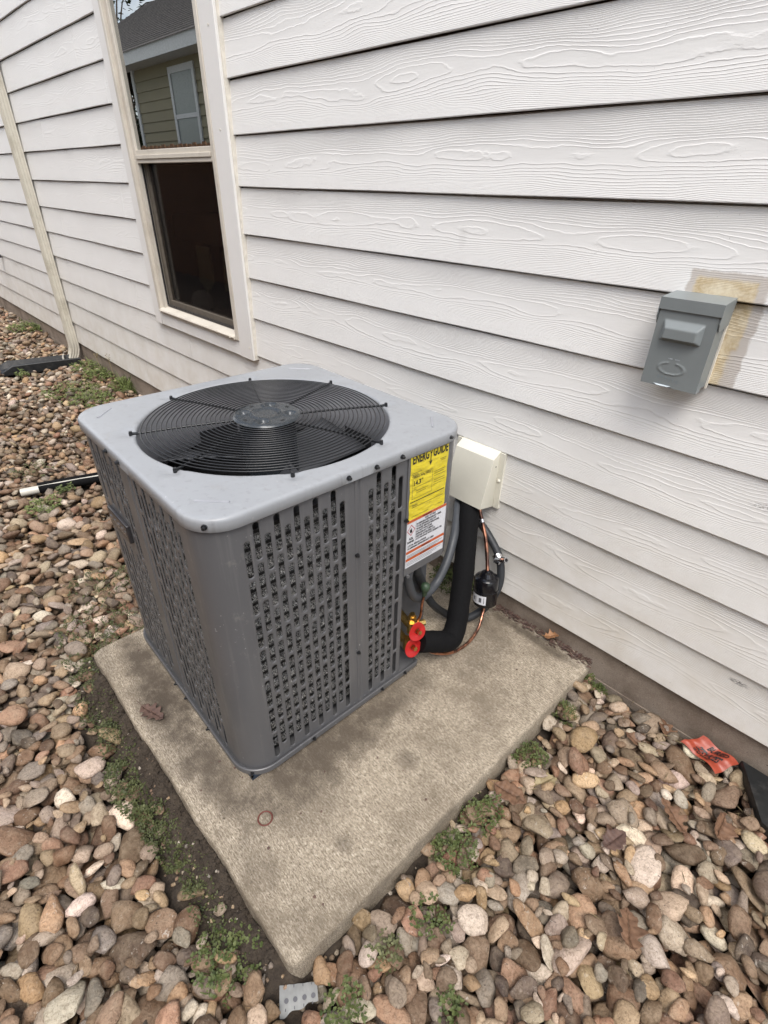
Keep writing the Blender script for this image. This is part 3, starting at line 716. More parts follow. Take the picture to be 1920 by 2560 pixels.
# fan: hub, three pitched blades, motor
fan = bpy.data.objects.new('fan', None); COL.objects.link(fan); fan.parent = ac; place(fan, Vector(A(0, 0, 3.5)) * S, ac)
g = G(A); g.cyl((0, 0, 3.3), (0, 0, 4.02), .42, n=32); g.obj('motor', 'hub', fan, smooth=False)
g = G(A); g.cyl((0, 0, 3.18), (0, 0, 3.3), .3, n=24); g.obj('fan_hub', 'blackgloss', fan)
M['blade'] = simple('fan_blade', (.06, .063, .07), .38, var=.15)
for b in range(3):
    a0 = math.radians(-28 + 120 * b); g = G(A); rows = []
    for i in range(9):
        r = .28 + (1.74 - .28) * i / 8; w = .34 + .22 * (i / 8); row = []
        for j in range(7):
            tt = j / 6 - .5; an = a0 + tt * w / r * 1.9 * (.75 + .25 * i / 8) + .12 * i / 8
            row.append((r * math.cos(an), r * math.sin(an), 3.33 + tt * .42 * (1 - .35 * i / 8) - .05 * math.sin(PI * (tt + .5))))
        rows.append(row)
    g.grid(rows); o = g.obj('fan_blade', 'blade', fan, smooth=True); m_ = o.modifiers.new('th', 'SOLIDIFY'); m_.thickness = .003
# flat pale grey quad at blade height, visible through the guard
g = G(A); g.add([(.66, -.92, 3.50), (.80, -.55, 3.52), (.92, -.58, 3.50), (1.02, -1.02, 3.47)], [(0, 1, 2, 3)]); M['palequad'] = simple('pale_quad_grey', (.36, .36, .34), .5); g.obj('pale_quad', 'palequad', fan)
# guard: rings, spokes, centre plate
gd = bpy.data.objects.new('fan_guard', None); COL.objects.link(gd); gd.parent = ac; place(gd, Vector(A(0, 0, ZT)) * S, ac)
NR = 19
def gz(r): return ZT + .035 - .03 * (r / 1.8) ** 3
for k in range(NR):
    r = .545 + (1.765 - .545) * k / (NR - 1); g = G(A)
    g.tube([(r * math.cos(2 * PI * i / 96), r * math.sin(2 * PI * i / 96), gz(r)) for i in range(96)], .0095, n=6, closed=True)
    g.obj('guard_ring', 'wire', gd, smooth=True)
for k in range(8):
    a = math.radians(22.5 + 45 * k); c_, s_ = math.cos(a), math.sin(a); g = G(A)
    g.tube([(r * c_, r * s_, gz(r) - .024) for r in (.42, .9, 1.4, 1.72, 1.87)], .0165, n=6, sub=3)
    g.obj('guard_spoke', 'wire', gd, smooth=True)
    g = G(A); px, py = 1.895 * c_, 1.895 * s_; g.cyl((px, py, ZT - .05), (px, py, ZT + .006), .027, n=10); g.cyl((px, py, ZT + .008), (px, py, ZT + .022), .024, n=6)
    g.cyl((1.80 * c_, 1.80 * s_, gz(1.78) - .02), (px, py, ZT - .008), .018, n=8)
    g.obj('guard_bolt', 'wire', gd)
g = G(A); NP = 96; rows = []
for r in (.50, .485, .46, .43, .40, .37, .34, .31, .28, .25, .225, .205, .19, .12, .02):
    row = []
    for k in range(NP):
        an = 2 * PI * k / NP; x, y = r * math.cos(an), r * math.sin(an)
        z = ZT + .07 + (-.03 if r > .49 else -.008 if r > .47 else 0)
        if .19 < r < .23: z += .014
        for q in range(4):
            b = math.radians(45 + 90 * q + 5); dx, dy = x - .345 * math.cos(b), y - .345 * math.sin(b)
            d2 = (dx * dx + dy * dy); z += -.075 * math.exp(-d2 / .0035) + .02 * math.exp(-((math.sqrt(d2) - .095) ** 2) / .0006)
        row.append((x, y, z))
    rows.append(row)
g.grid(rows, close=True); g.add(rows[-1], [tuple(range(NP))]); g.obj('centre_plate', 'hub', gd, smooth=True)
g = G(A)
for q in range(4):
    b = math.radians(50 + 90 * q); g.cyl((.345 * math.cos(b), .345 * math.sin(b), ZT - .03), (.345 * math.cos(b), .345 * math.sin(b), ZT + .045), .034, n=6)
g.obj('mount_nut', 'chrome', gd, kind='stuff')
g = G(A)
for q in range(4):
    b = math.radians(5 + 90 * q); c_, s_ = math.cos(b), math.sin(b); w = .016
    g.add([(.40 * c_ - s_ * i * w * 2, .40 * s_ + c_ * i * w * 2, ZT + .0715) if j else (.36 * c_ - s_ * i * w * 2, .36 * s_ + c_ * i * w * 2, ZT + .0715) for i, j in ((-1, 0), (1, 0), (1, 1), (-1, 1))], [(0, 1, 2, 3)])
g.obj('plate_slot', 'shadowgap', gd, kind='stuff')
# screws
def screw(p, d, r=.025, mat='wire'):
    g = G(A); p = Vector(p); d = Vector(d).normalized()
    g.cyl(p, p + d * .018, r * 1.35, n=12); g.cyl(p + d * .018, p + d * .05, r * .85, n=6); return g.obj('screw', mat, ac)
zs = 4.03
for v in (-.12, .34, .80, ): screw((H, v - .06, zs), (1, 0, 0))
c45 = FLR + RC * math.cos(PI / 4)
screw((c45, -c45, zs), (1, -1, 0)); screw((H - .02, 1.72, zs), (1, .25, 0))
for u in (-.55, -.10): screw((u, -H, zs), (0, -1, 0))
for z in (3.05, 1.15): screw((HB + .005, -.03, z - .3), (1, 0, 0))
screw((HB + .012, .905, 2.93), (1, 0, 0))
for v in (-1.0, .45, 1.0): screw((H, v, -.345), (1, 0, 0), .024)
for u in (-.3, .9, .1): screw((u, -H, -.345), (0, -1, 0), .024)
screw((c45, -c45, -.35), (1, -1, 0), .022)
# name plate
g = G(A); g.box(-1.50, -.68, -HB - .06, -HB + .01, 2.42, 2.74); o = g.obj('name_plate', 'plate', ac); bevel(o, .02)
g = G(A)
for k in range(9):
    u0 = -1.42 + .078 * k; g.box(u0, u0 + .045, -HB - .064, -HB - .058, 2.52, 2.52 + (.12 if k % 2 else .09)); g.box(u0 + .01, u0 + .02, -HB - .066, -HB - .058, 2.50, 2.62)
g.obj('worn_lettering', 'chrome', o, kind='stuff')

# ---------------- labels on the control box
LU = HB + .0195
def Lm(v0, z0):                                              # label-plane map: (x right, y up) from its lower left corner
    return lambda x, y, d=0.0: A(LU + d, v0 + x, z0 + y)
def text_on(body, size, x, y, mp, mat, parent, name='print', off=0.0, d=.004, align='LEFT', spacing=1.0, sx=1.0, rot=None, **kw):
    vs, fs = text_mesh(body, size, off, align, spacing)
    P = [mp(x + a * sx, y + b, d) for a, b, _ in vs]
    return mesh_obj(name, P, fs, mat, parent, **kw)
# yellow energy label, its top edge tucked under the cap
yl = bpy.data.objects.new('energy_label', None); COL.objects.link(yl); yl.parent = ac; place(yl, Vector(A(HB, 1.33, 3.4)) * S, ac)
yl['label'] = 'yellow energy label'
V0, V1, Z0, Z1 = .945, 1.725, 2.895, 4.03
g = G(); mp = Lm(V0, Z0); W_, H_ = V1 - V0, Z1 - Z0
rows = []
for i in range(22):
    rows.append([mp(W_ * j / 10 + (.006 * math.sin(i * .9) if j in (0, 10) else 0), H_ * i / 21, .0012 + .0035 * abs(math.sin(i * .6 + j * .5)) * (1 if 0 < j < 10 else .3)) for j in range(11)])
g.grid(rows); g.obj('label_sheet', 'yellow', yl, smooth=True)
D = .0085
def tl(s_, size, x, y, mat='ink', off=0.0, sx=1.0, par=yl, mp_=None, nm='print', **k): return text_on(s_, size, x, y, mp_ or mp, mat, par, nm, off, D, sx=sx, **k)
pk = G()
def addtext(gg, body, size, x, y, mpf, off=0.0, sx=1.0, align='LEFT', d=D):
    vs, fs = text_mesh(body, size, off, align)
    gg.add([mpf(x + a * sx, y + b, d) for a, b, _ in vs], fs)
def fit(gg, body, w, h, x, y, mpf, off=0.0, d=D):
    vs, fs = text_mesh(body, 1.0, off); X = [v[0] for v in vs]; Y = [v[1] for v in vs]; x0, x1, y0, y1 = min(X), max(X), min(Y), max(Y)
    gg.add([mpf(x + (a - x0) / (x1 - x0) * w, y + (b - y0) / (y1 - y0) * h, d) for a, b, _ in vs], fs)
def rect(gg, mpf, x0, x1, y0, y1, d=D): gg.add([mpf(x0, y0, d), mpf(x1, y0, d), mpf(x1, y1, d), mpf(x0, y1, d)], [(0, 1, 2, 3)])
fit(pk, 'ENERG', .325, .145, .035, H_ - .215, mp, .028); fit(pk, 'GUIDE', .315, .145, .445, H_ - .215, mp, .028)
# the Y of the word is an arrow pointing down
rect(pk, mp, .392, .408, H_ - .30, H_ - .12); pk.add([mp(.365, H_ - .255, D), mp(.400, H_ - .33, D), mp(.435, H_ - .255, D), mp(.400, H_ - .275, D)], [(0, 1, 2, 3)])
pk.add([mp(.392, H_ - .15, D), mp(.408, H_ - .15, D), mp(.385, H_ - .09, D), mp(.372, H_ - .09, D)], [(0, 1, 2, 3)]); pk.add([mp(.395, H_ - .15, D), mp(.408, H_ - .15, D), mp(.438, H_ - .09, D), mp(.424, H_ - .09, D)], [(0, 1, 2, 3)])
fit(pk, 'Efficiency Rating (SEER2)*', .36, .05, .07, H_ - .455, mp, .012); fit(pk, '14.3*', .19, .085, .075, H_ - .565, mp, .03)
rect(pk, mp, .02, .745, H_ - .835, H_ - .822); 
pk.obj('print', 'ink', yl)
pf = G()
for (x, y, w) in ((.03, .36, .2), (.03, .385, .13), (.03, .41, .15), (.60, .30, .14), (.63, .325, .1)): rect(pf, mp, x, x + w, H_ - y, H_ - y + .007)
for (x0, x1, y0, y1) in ((.05, .46, .395, .40), (.05, .46, .775, .78), (.05, .055, .395, .78), (.455, .46, .395, .78)): rect(pf, mp, x0, x1, H_ - y1, H_ - y0)
for i, (x, w) in enumerate(((.075, .34), (.075, .06), (.13, .25), (.13, .2))): rect(pf, mp, x, x + w, H_ - .60 - i * .032, H_ - .593 - i * .032)
for i in range(7): rect(pf, mp, .49, .49 + (.24, .22, .25, .0, .24, .25, .18)[i], H_ - .47 - i * .036, H_ - .463 - i * .036)
addtext(pf, 'Notice', .04, .06, H_ - .905, mp, .001); rect(pf, mp, .06, .72, H_ - .93, H_ - .922)
rect(pf, mp, .06, .42, .045, .052); rect(pf, mp, .62, .72, .07, .077)
pf.obj('small_print', 'inkfade', yl)
# white and orange warning label
wlb = bpy.data.objects.new('warning_label', None); COL.objects.link(wlb); wlb.parent = ac; place(wlb, Vector(A(HB, 1.37, 2.45)) * S, ac)
wlb['label'] = 'white and orange warning label'
mq = Lm(.925, 2.02); WW, WH = .86, .875
g = G(); g.add([mq(0, 0, .002), mq(WW, 0, .002), mq(WW, WH, .002), mq(0, WH, .002)], [(0, 1, 2, 3)]); g.obj('label_sheet', 'white', wlb)
g = G()
for a, b in ((.825, .873), (.265, .315), (.125, .172)): g = G(); rect(g, mq, .004, WW - .004, a, b, .005); g.obj('stripe', 'orange', wlb)

g = G()
for y, s_ in ((.835, 'WARNING'), (.275, 'WARNING'), (.134, 'ATTENTION')): addtext(g, s_, .040, WW / 2, y, mq, .001, 1, 'CENTER', .008)
addtext(g, 'RISK OF FIRE', .042, .50, .785, mq, .001, 1, 'CENTER', .006)
for i, s_ in enumerate(('FLAMMABLE REFRIGERANT USED.', 'TO BE REPAIRED ONLY BY', 'TRAINED SERVICE PERSONNEL.', 'DO NOT PUNCTURE', 'REFRIGERANT TUBING.', 'DISPOSE OF PROPERLY IN', 'ACCORDANCE WITH FEDERAL OR')):
    addtext(g, s_, .043, .20, .738 - i * .046, mq, .0016, .86, 'LEFT', .006)
addtext(g, 'LOCAL REGULATIONS.', .044, .03, .395, mq, .0018, .9, 'LEFT', .006); addtext(g, 'FLAMMABLE REFRIGERANT USED', .044, .03, .345, mq, .0018, .9, 'LEFT', .006)
addtext(g, 'A2L', .056, .05, .52, mq, .0025, 1, 'LEFT', .006); addtext(g, 'R454B', .052, .02, .462, mq, .0025, 1, 'LEFT', .006)
g.add([mq(.085, .635, .006), mq(.115, .655, .006), mq(.108, .70, .006), mq(.092, .735, .006), mq(.086, .70, .006), mq(.068, .715, .006), mq(.062, .67, .006)], [(0, 1, 2, 3, 4, 5, 6)])
rect(g, mq, .186, .189, .43, .81, .006)
g.obj('print', 'ink', wlb)
g = G()
for k in range(3): rect(g, mq, .02, .82 - .07 * k, .225 - k * .025, .232 - k * .025, .006); rect(g, mq, .02, .8 - .1 * k, .095 - k * .028, .101 - k * .028, .006)
g.obj('small_print', 'inkgrey', wlb)
g = G(); c_ = (.09, .69)
o4 = [(0, .10), (.085, 0), (0, -.10), (-.085, 0)]; i4 = [(a * .85, b * .85) for a, b in o4]
for k in range(4):
    j = (k + 1) % 4; g.add([mq(c_[0] + q[0], c_[1] + q[1], .006) for q in (o4[k], o4[j], i4[j], i4[k])], [(0, 1, 2, 3)])
g.obj('flame_symbol', 'red', wlb)

# ---------------- service valves with red discs
def valve(v, z, name, big):
    r = bpy.data.objects.new('service_valve', None); COL.objects.link(r); r.parent = ac; place(r, Vector(A(1.9, v, z)) * S, ac)
    g = G(A); g.cyl((1.55, v + .1, z), (2.02, v, z), .075, n=16); g.cyl((2.0, v - .02, z - .1), (2.0, v - .02, z + .14), .07, n=12); g.cyl((1.95, v, z), (2.05, v + .28, z - .02), .06, n=12)
    g.obj('valve_body', 'brass', r, smooth=False)
    g = G(A); d = Vector((.93, -.12, .30)).normalized(); p = Vector((2.16, v - .02, z + .03)); a = d.orthogonal().normalized(); b = d.cross(a); n = 32
    rows = []
    for rr in (.045, .1, .165, .172):
        rows.append([tuple(p + (a * math.cos(2 * PI * k / n) + b * math.sin(2 * PI * k / n)) * rr * (1 + .07 * math.sin(3 * 2 * PI * k / n + v * 9) * rr / .17) + d * (.02 * math.sin(2 * 2 * PI * k / n) * rr / .17)) for k in range(n)])
    g.grid(rows, close=True); o = g.obj('red_disc', 'red', r, smooth=True); m_ = o.modifiers.new('th', 'SOLIDIFY'); m_.thickness = .0015
    g = G(A); g.cyl(tuple(p - d * .12), tuple(p + d * .05), .034, n=12); g.cyl(tuple(p + d * .05), tuple(p + d * .085), .040, n=6); g.obj('stem', 'brass', r)
    if big:
        g = G(A); g.cyl((1.98, v + .02, z + .12), (1.98, v + .02, z + .24), .075, n=6); g.cyl((1.98, v + .02, z + .24), (1.98, v + .02, z + .29), .05, n=12); g.obj('flare_nut', 'brass', r)
valve(1.29, .46, 'a', True); valve(1.20, .13, 'b', False)
g = G(A); g.tube([(1.95, 1.42, .42), (2.0, 1.50, .60), (2.0, 1.52, .85), (2.0, 1.56, 1.05)], .024, n=8); g.obj('capillary_tube', 'copper', ac, smooth=True)
M['gcap'] = simple('green_cap', (.03, .055, .03), .5)
g = G(A); g.lathe([(0, .03), (.03, .045), (.10, .045), (.13, .07), (.19, .085), (.25, .07), (.27, .03)], (2.0, 1.56, 1.03), (0, .1, 1), 14); g.obj('charge_port_cap', 'gcap', ac, smooth=True)

# ================================================================ THINGS ON THE WALL
# line-set cover
lc = thing('line_cover', (7.82, .0, 1.9), 'cream sheet-metal line cover on the wall above the black insulated pipe', 'line cover')
X0, X1 = 7.36, 8.24
g = G(); P = [(X0, -.03, 2.99), (X1, -.03, 2.99), (X0, -.20, 2.885), (X1, -.20, 2.885), (X0, -.44, 1.93), (X1, -.44, 1.93), (X0, .02, 1.83), (X1, .02, 1.83), (X0, .02, 3.0), (X1, .02, 3.0)]
g.add(P, [(2, 3, 1, 0), (4, 5, 3, 2), (0, 1, 9, 8), (1, 3, 5, 7, 9), (0, 8, 6, 4, 2)])
o = g.obj('hood', 'cover', lc); m_ = o.modifiers.new('th', 'SOLIDIFY'); m_.thickness = .0016; m_.offset = -1
bm = bmesh.new(); bm.from_mesh(o.data); bmesh.ops.recalc_face_normals(bm, faces=bm.faces); bm.to_mesh(o.data); bm.free()
bevel(o, .012, 2, 20)
for q0, q1 in ((X1 + .002, X1 + .115), (X0 - .115, X0 - .002)): g = G(); g.box(q0, q1, -.022, .05, 1.83, 2.985); g.obj('flange', 'cover', lc)
for x in (X1 + .055, X0 - .055):
    g = G(); g.lathe([(0, .035), (.015, .03), (.025, .01)], (x, -.022, 2.42), (0, -1, 0), 10); g.obj('screw', 'cover', lc, smooth=True)
g = G(); g.cyl((X1 - .005, -.10, 2.72), (X1 + .003, -.10, 2.72), .014, n=8); g.obj('rivet_hole', 'shadowgap', lc)
# insulated suction pipe
g = G(); g.tube([(7.80, -.205, 2.0), (7.88, -.25, 1.83), (8.13, -.60, 1.48), (8.42, -.98, .95), (8.64, -1.30, .42), (8.78, -1.53, .06), (8.84, -1.74, -.09), (8.82, -1.95, -.03), (8.74, -2.20, .08), (8.66, -2.40, .16)], .198, n=28, sub=7,
        rf=lambda q: 1 + .03 * math.sin(q * 60) * math.sin(q * 23) + (.05 * math.exp(-((q - .62) / .05) ** 2)))
o = g.obj('insulated_pipe', 'blackrub', None, smooth=True, label='thick black foam-insulated refrigerant pipe bending down to the valves', cat='pipe')
# copper liquid line with filter drier
cp = thing('liquid_line', (8.7, -.6, 0), 'thin copper liquid line curving from the wall cover to the lower valve', 'copper pipe')
g = G(); g.tube([(8.06, -.24, 2.0), (8.12, -.26, 1.80), (8.24, -.30, 1.60), (8.42, -.38, 1.32), (8.56, -.46, 1.02), (8.68, -.56, .80)], .036, n=12); g.obj('upper_tube', 'copper', cp, smooth=True)
g = G(); g.tube([(8.76, -.62, -.02), (8.80, -.70, -.16), (8.90, -.95, -.33), (8.95, -1.3, -.41), (8.92, -1.7, -.40), (8.86, -2.1, -.20), (8.76, -2.42, .07)], .031, n=12); g.obj('lower_tube', 'copper', cp, smooth=True)
g = G(); g.cyl((8.205, -.285, 1.64), (8.24, -.30, 1.59), .050, n=12); g.obj('solder_joint', 'chrome', cp)
fd = thing('filter_drier', (8.74, -.6, .4), 'glossy black filter drier canister on the thin copper line', 'filter drier')
a = Vector((8.76, -.62, -.04)); b = Vector((8.68, -.565, .82)); d = b - a; L_ = d.length
g = G(); g.lathe([(0, .05), (.02, .07), (.07, .15), (.12, .222), (.14, .235), (.43, .235), (.435, .248), (.455, .248), (.46, .235), (L_ - .17, .235), (L_ - .15, .222), (L_ - .12, .15), (L_ - .05, .11), (L_ - .03, .06), (L_, .05)], a, d, 36)
o = g.obj('canister', 'blackgloss', fd); autosmooth(o, 35)
def on_drier(ang, h, dr=.003):
    dn = d.normalized(); e1 = Vector((0, -1, 0)); e1 = (e1 - dn * e1.dot(dn)).normalized(); e2 = dn.cross(e1)
    p = a + dn * h + (e1 * math.cos(ang) + e2 * math.sin(ang)) * (.235 + dr); return tuple(p)
g = G(); g.grid([[on_drier(-.75 + 1.45 * k / 14, h) for k in range(15)] for h in (.20, .40)]); g.obj('white_sticker', 'white', fd, smooth=True)
g = G()
for a0_, a1_, h0_, h1_ in ((.50, .54, .23, .37), (.53, .56, .25, .28), (.1, .32, .25, .35), (-.42, -.28, .26, .34), (-.2, -.16, .24, .36)):
    g.add([on_drier(a0_, h0_, .005), on_drier(a1_, h0_, .005), on_drier(a1_, h1_, .005), on_drier(a0_, h1_, .005)], [(0, 1, 2, 3)])
g.obj('print', 'inkgrey', fd)
# conduits
cd = thing('power_conduit', (8.3, -1.5, 1), 'light grey flexible conduit looping up from the unit behind the black pipe', 'conduit')
g = G(); g.tube([A(1.98, 1.12, 1.80), A(1.95, 1.18, 1.55), A(1.90, 1.38, 1.08), A(1.82, 1.72, .80), (8.27, -1.62, .80), (8.22, -1.28, 1.10), (8.08, -.95, 1.42), (7.86, -.62, 1.62), (7.62, -.3, 1.80), (7.58, -.15, 2.0)], .082, n=14); g.obj('conduit_hose', 'conduit', cd, smooth=True)
g = G(); g.cyl(A(1.98, 1.10, 1.87), A(1.98, 1.12, 1.76), .11, n=12); g.cyl(A(1.98, 1.12, 1.78), A(1.98, 1.13, 1.68), .095, n=16); g.obj('connector', 'conduit', cd)
cd2 = thing('looped_conduit', (8.4, -.9, 0), 'dark grey conduit looping under the black pipe and up the wall', 'conduit')
g = G(); g.tube([A(1.86, 1.45, 1.85), A(1.86, 1.5, 1.5), (8.20, -1.9, .95), (8.15, -1.55, .25), (8.17, -1.15, -.25), (8.33, -.95, -.38), (8.55, -.80, -.36), (8.74, -.50, -.10), (8.82, -.30, .35), (8.76, -.22, .72), (8.60, -.16, .98), (8.30, -.13, 1.26), (7.95, -.14, 1.55), (7.7, -.16, 1.9)], .078, n=14); g.obj('conduit_hose', 'conduitd', cd2, smooth=True)
cl = thing('pipe_clamp', (8.62, -.25, .93), 'shiny metal connector clamped on the dark conduit by the wall', 'clamp')
g = G(); g.lathe([(-.05, .10), (.05, .10)], (8.63, -.18, .92), (.75, -.2, -.6), 18); g.cyl((8.66, -.28, .92), (8.80, -.30, 1.0), .045, n=10); g.box(8.64, 8.76, -.33, -.27, .86, .92); g.obj('clamp_band', 'chrome', cl)
g = G(); g.cyl((8.79, -.30, .995), (8.90, -.315, 1.055), .062, n=14); g.obj('clamp_screw', 'chrome', cl)
g = G(); g.cyl((8.898, -.315, 1.053), (8.904, -.316, 1.057), .035, n=12); g.obj('screw_recess', 'shadowgap', cl)
# disconnect box
db = thing('disconnect_box', (10.78, 0, 5.4), 'small grey metal electrical disconnect box mounted on the siding', 'electrical box')
bx0, bx1, bz0, bz1, by = 10.44, 11.14, 4.93, 5.93, -.33
g = G(); g.box(bx0 + .03, bx1 - .01, by + .04, .03, bz0 + .02, bz1 + .02); bevel(g.obj('box_body', 'disc', db), .02)
mf = lambda x, z, d=0: (x, by - .012 - d - .0 * z, z)
g = G(); nx, nz = 57, 81; rows = []                         # front cover with pressed handle and oval emblem
def press(x, z):
    h = 0
    cx, cz = (bx0 + bx1) / 2 - .02, 5.62; dx, dz = abs(x - cx), z - cz
    w = .245
    top, bot = .125, -.125
    if dx < w and bot < dz < top:
        e = min((w - dx) / .055, (top - dz) / .085, (dz - bot) / .045); h += .078 * max(0, min(1, e))
    ex, ez = (x - cx) / .155, (z - 5.17) / .072; rr = math.hypot(ex, ez)
    if not (abs(ex) < .28 and ez > .3): h += .010 * math.exp(-((rr - 1) * 9) ** 2)
    return h
for j in range(nz):
    z = bz0 + (bz1 - bz0 - .02) * j / (nz - 1); rows.append([(bx0 + (bx1 - bx0) * i / (nx - 1), by - .012 - press(bx0 + (bx1 - bx0) * i / (nx - 1), z), z) for i in range(nx)])
g.grid(rows)
g.add([(bx0, by - .012, bz0), (bx1, by - .012, bz0), (bx1, by + .09, bz0), (bx0, by + .09, bz0)], [(0, 3, 2, 1)])
for x in (bx0, bx1): g.add([(x, by - .012, bz0), (x, by - .012, bz1 - .02), (x, by + .12, bz1 - .02), (x, by + .12, bz0)], [(0, 1, 2, 3)])
o = g.obj('front_cover', 'disc', db); bm = bmesh.new(); bm.from_mesh(o.data); bmesh.ops.remove_doubles(bm, verts=bm.verts, dist=1e-5); bmesh.ops.recalc_face_normals(bm, faces=bm.faces); bm.to_mesh(o.data); bm.free(); autosmooth(o, 40)
g = G()                                                      # rain hood with drop sides
g.add([(bx0 - .014, by - .032, 5.86), (bx1 + .014, by - .032, 5.86), (bx1 + .014, by - .032, 5.995), (bx0 - .014, by - .032, 5.995), (bx0 + .02, .0, 6.035), (bx1 + .01, .0, 6.035),
       (bx1 + .014, by + .02, 5.68), (bx1 + .014, -.02, 5.73), (bx1 + .014, .0, 6.0), (bx0 - .014, by + .02, 5.68), (bx0 - .014, -.02, 5.73), (bx0 - .014, .0, 6.0), (bx1 + .014, by - .032, 5.78), (bx0 - .014, by - .032, 5.78)],
      [(0, 1, 2, 3), (3, 2, 5, 4), (1, 12, 6, 7, 8, 2), (2, 8, 5), (0, 3, 11, 10, 9, 13), (3, 4, 11)])
o = g.obj('rain_hood', 'disc', db); m_ = o.modifiers.new('th', 'SOLIDIFY'); m_.thickness = .0018; m_.offset = 0
g = G(); g.add([(10.61, by - .016, 4.95), (10.83, by - .016, 4.95), (10.79, by - .028, 4.936), (10.66, by - .028, 4.936)], [(0, 1, 2, 3)]); M['hasp'] = simple('hasp_steel', (.5, .55, .58), .3, metal=.3)
o = g.obj('hasp', 'hasp', db); m_ = o.modifiers.new('th', 'SOLIDIFY'); m_.thickness = .002
g = G()
fr = lambda x, y, d=0.0: (x, by - .0145 - d, y)
for x0_ in (10.70, 10.79): g.add([fr(x0_, 5.285), fr(x0_ + .055, 5.285), fr(x0_ + .055, 5.298), fr(x0_, 5.298)], [(0, 1, 2, 3)])
g.obj('tab_mark', 'hasp', db)
M['emb'] = simple('embossed_letters', (.20, .24, .255), .4)
g = G()
for k in range(6):
    x_ = 10.63 + .047 * k; z_ = 5.055 - .004 * k; g.add([fr(x_, z_), fr(x_ + .03, z_ - .004), fr(x_ + .026, z_ + .006), fr(x_ + .004, z_ + .010)], [(0, 1, 2, 3)]); g.add([fr(x_ + .012, z_ - .03), fr(x_ + .022, z_ - .03), fr(x_ + .020, z_ - .008), fr(x_ + .012, z_ - .008)], [(0, 1, 2, 3)])
g.obj('worn_embossing', 'emb', db, kind='stuff')
g = G(); g.add([(bx1 + .12, -.012, 4.93), (bx1 + .135, -.012, 4.93), (bx1 + .10, -.012, 5.95), (bx1 + .085, -.012, 5.95)], [(0, 1, 2, 3)]) if False else None
g = G(); g.box(bx1 - .008, bx1 + .012, -.03, .02, 4.94, 5.85); g.obj('caulk_bead', 'caulk', db)

# ---------------- downspout
ds = thing('downspout', (-17.5, -.2, 0), 'cream ribbed metal downspout running down the wall to a splash block', 'downspout')
dx0, dx1, dy0, dy1 = -17.78, -17.34, -.38, -.03
def ribloop(z, s_=1.0):
    pts = []; 
    def seg(p, q, nrm, ribs):
        m = ribs * 4
        for k in range(m):
            tt = k / m; o_ = .018 * (1 - math.cos(2 * PI * tt * ribs)) / 2
            pts.append((p[0] + (q[0] - p[0]) * tt - nrm[0] * o_, p[1] + (q[1] - p[1]) * tt - nrm[1] * o_, z))
    seg((dx0, dy0), (dx1, dy0), (0, -1), 4); seg((dx1, dy0), (dx1, dy1), (1, 0), 3); seg((dx1, dy1), (dx0, dy1), (0, 1), 4); seg((dx0, dy1), (dx0, dy0), (-1, 0), 3)
    cx, cy = (dx0 + dx1) / 2, (dy0 + dy1) / 2
    return [(cx + (x - cx) * s_, cy + (y - cy) * s_, z) for x, y, z in pts]
g = G(); g.grid([ribloop(z) for z in (16, 12, 8, 4, .72)], close=True); g.obj('pipe_section', 'downspout', ds)
g = G(); r0 = ribloop(0, 1.06); rows = [ribloop(.80, 1.07), ribloop(.3, 1.06), ribloop(-.1, 1.05)]
c0 = ((dx0 + dx1) / 2, (dy0 + dy1) / 2)
for tt in (.25, .5, .75, 1.0):
    an = tt * math.radians(62); rows.append([(x, dy0 - .05 - (.05 + (y - dy0)) * -math.cos(an) + (z_ - 0) * 0 - .20 * math.sin(an) * tt, -.10 - (.62 - 0) * tt - (y - dy0) * math.sin(an) * .8) for x, y, z_ in r0])
g.grid(rows, close=True); o = g.obj('elbow', 'downspout', ds); m_ = o.modifiers.new('th', 'SOLIDIFY'); m_.thickness = .001
g = G()
for k in range(5): g.tube([(-17.6 + .03 * k, -.75 - .02 * k, -.50), (-17.58 + .03 * k, -.85, -.62 - .02 * k), (-17.62 + .05 * k, -.86, -.82)], .03, n=6, sub=3)
g.obj('frayed_strap', 'pvc', ds, smooth=True)
# hose bib far left
hb = thing('hose_bib', (-28.9, -.1, 2.9), 'small dark outdoor faucet high on the far end of the wall', 'faucet')
g = G(); g.cyl((-28.85, .0, 2.96), (-28.85, -.5, 2.9), .09, n=10); g.cyl((-28.85, -.5, 2.9), (-28.85, -.62, 2.6), .08, n=10); g.cyl((-28.85, -.3, 2.95), (-28.85, -.3, 3.2), .14, n=10); g.obj('faucet_body', 'plate', hb)

# ---------------- splash block
sb = thing('splash_block', (-17.3, -2, -1), 'black plastic splash block lying on the stones under the downspout', 'splash block')
g = G(); sec = [(-.56, .0), (-.54, .36), (-.44, .38), (-.30, .10), (0, .07), (.30, .10), (.44, .38), (.54, .36), (.56, .0)]
def sbrow(tt, hs, w=1.0): 
    y = -.30 - 3.3 * tt; xc = -17.15 - .85 * tt
    return [(xc + s_ * w, y, -1.0 + max(.0, h_ * hs * 1.15)) for s_, h_ in sec]
rows = [sbrow(0, 1.0, .95), sbrow(.01, 1.0, .96), sbrow(.4, 1.0, 1.0), sbrow(.86, .95, 1.08), sbrow(.97, .45, 1.15), sbrow(1.0, .2, 1.15)]
g.grid(rows); g.add(rows[0], [tuple(range(9))]); g.add(rows[-1], [tuple(range(9))[::-1]]); o = g.obj('trough', 'blackplastic', sb); bevel(o, .015, 1)

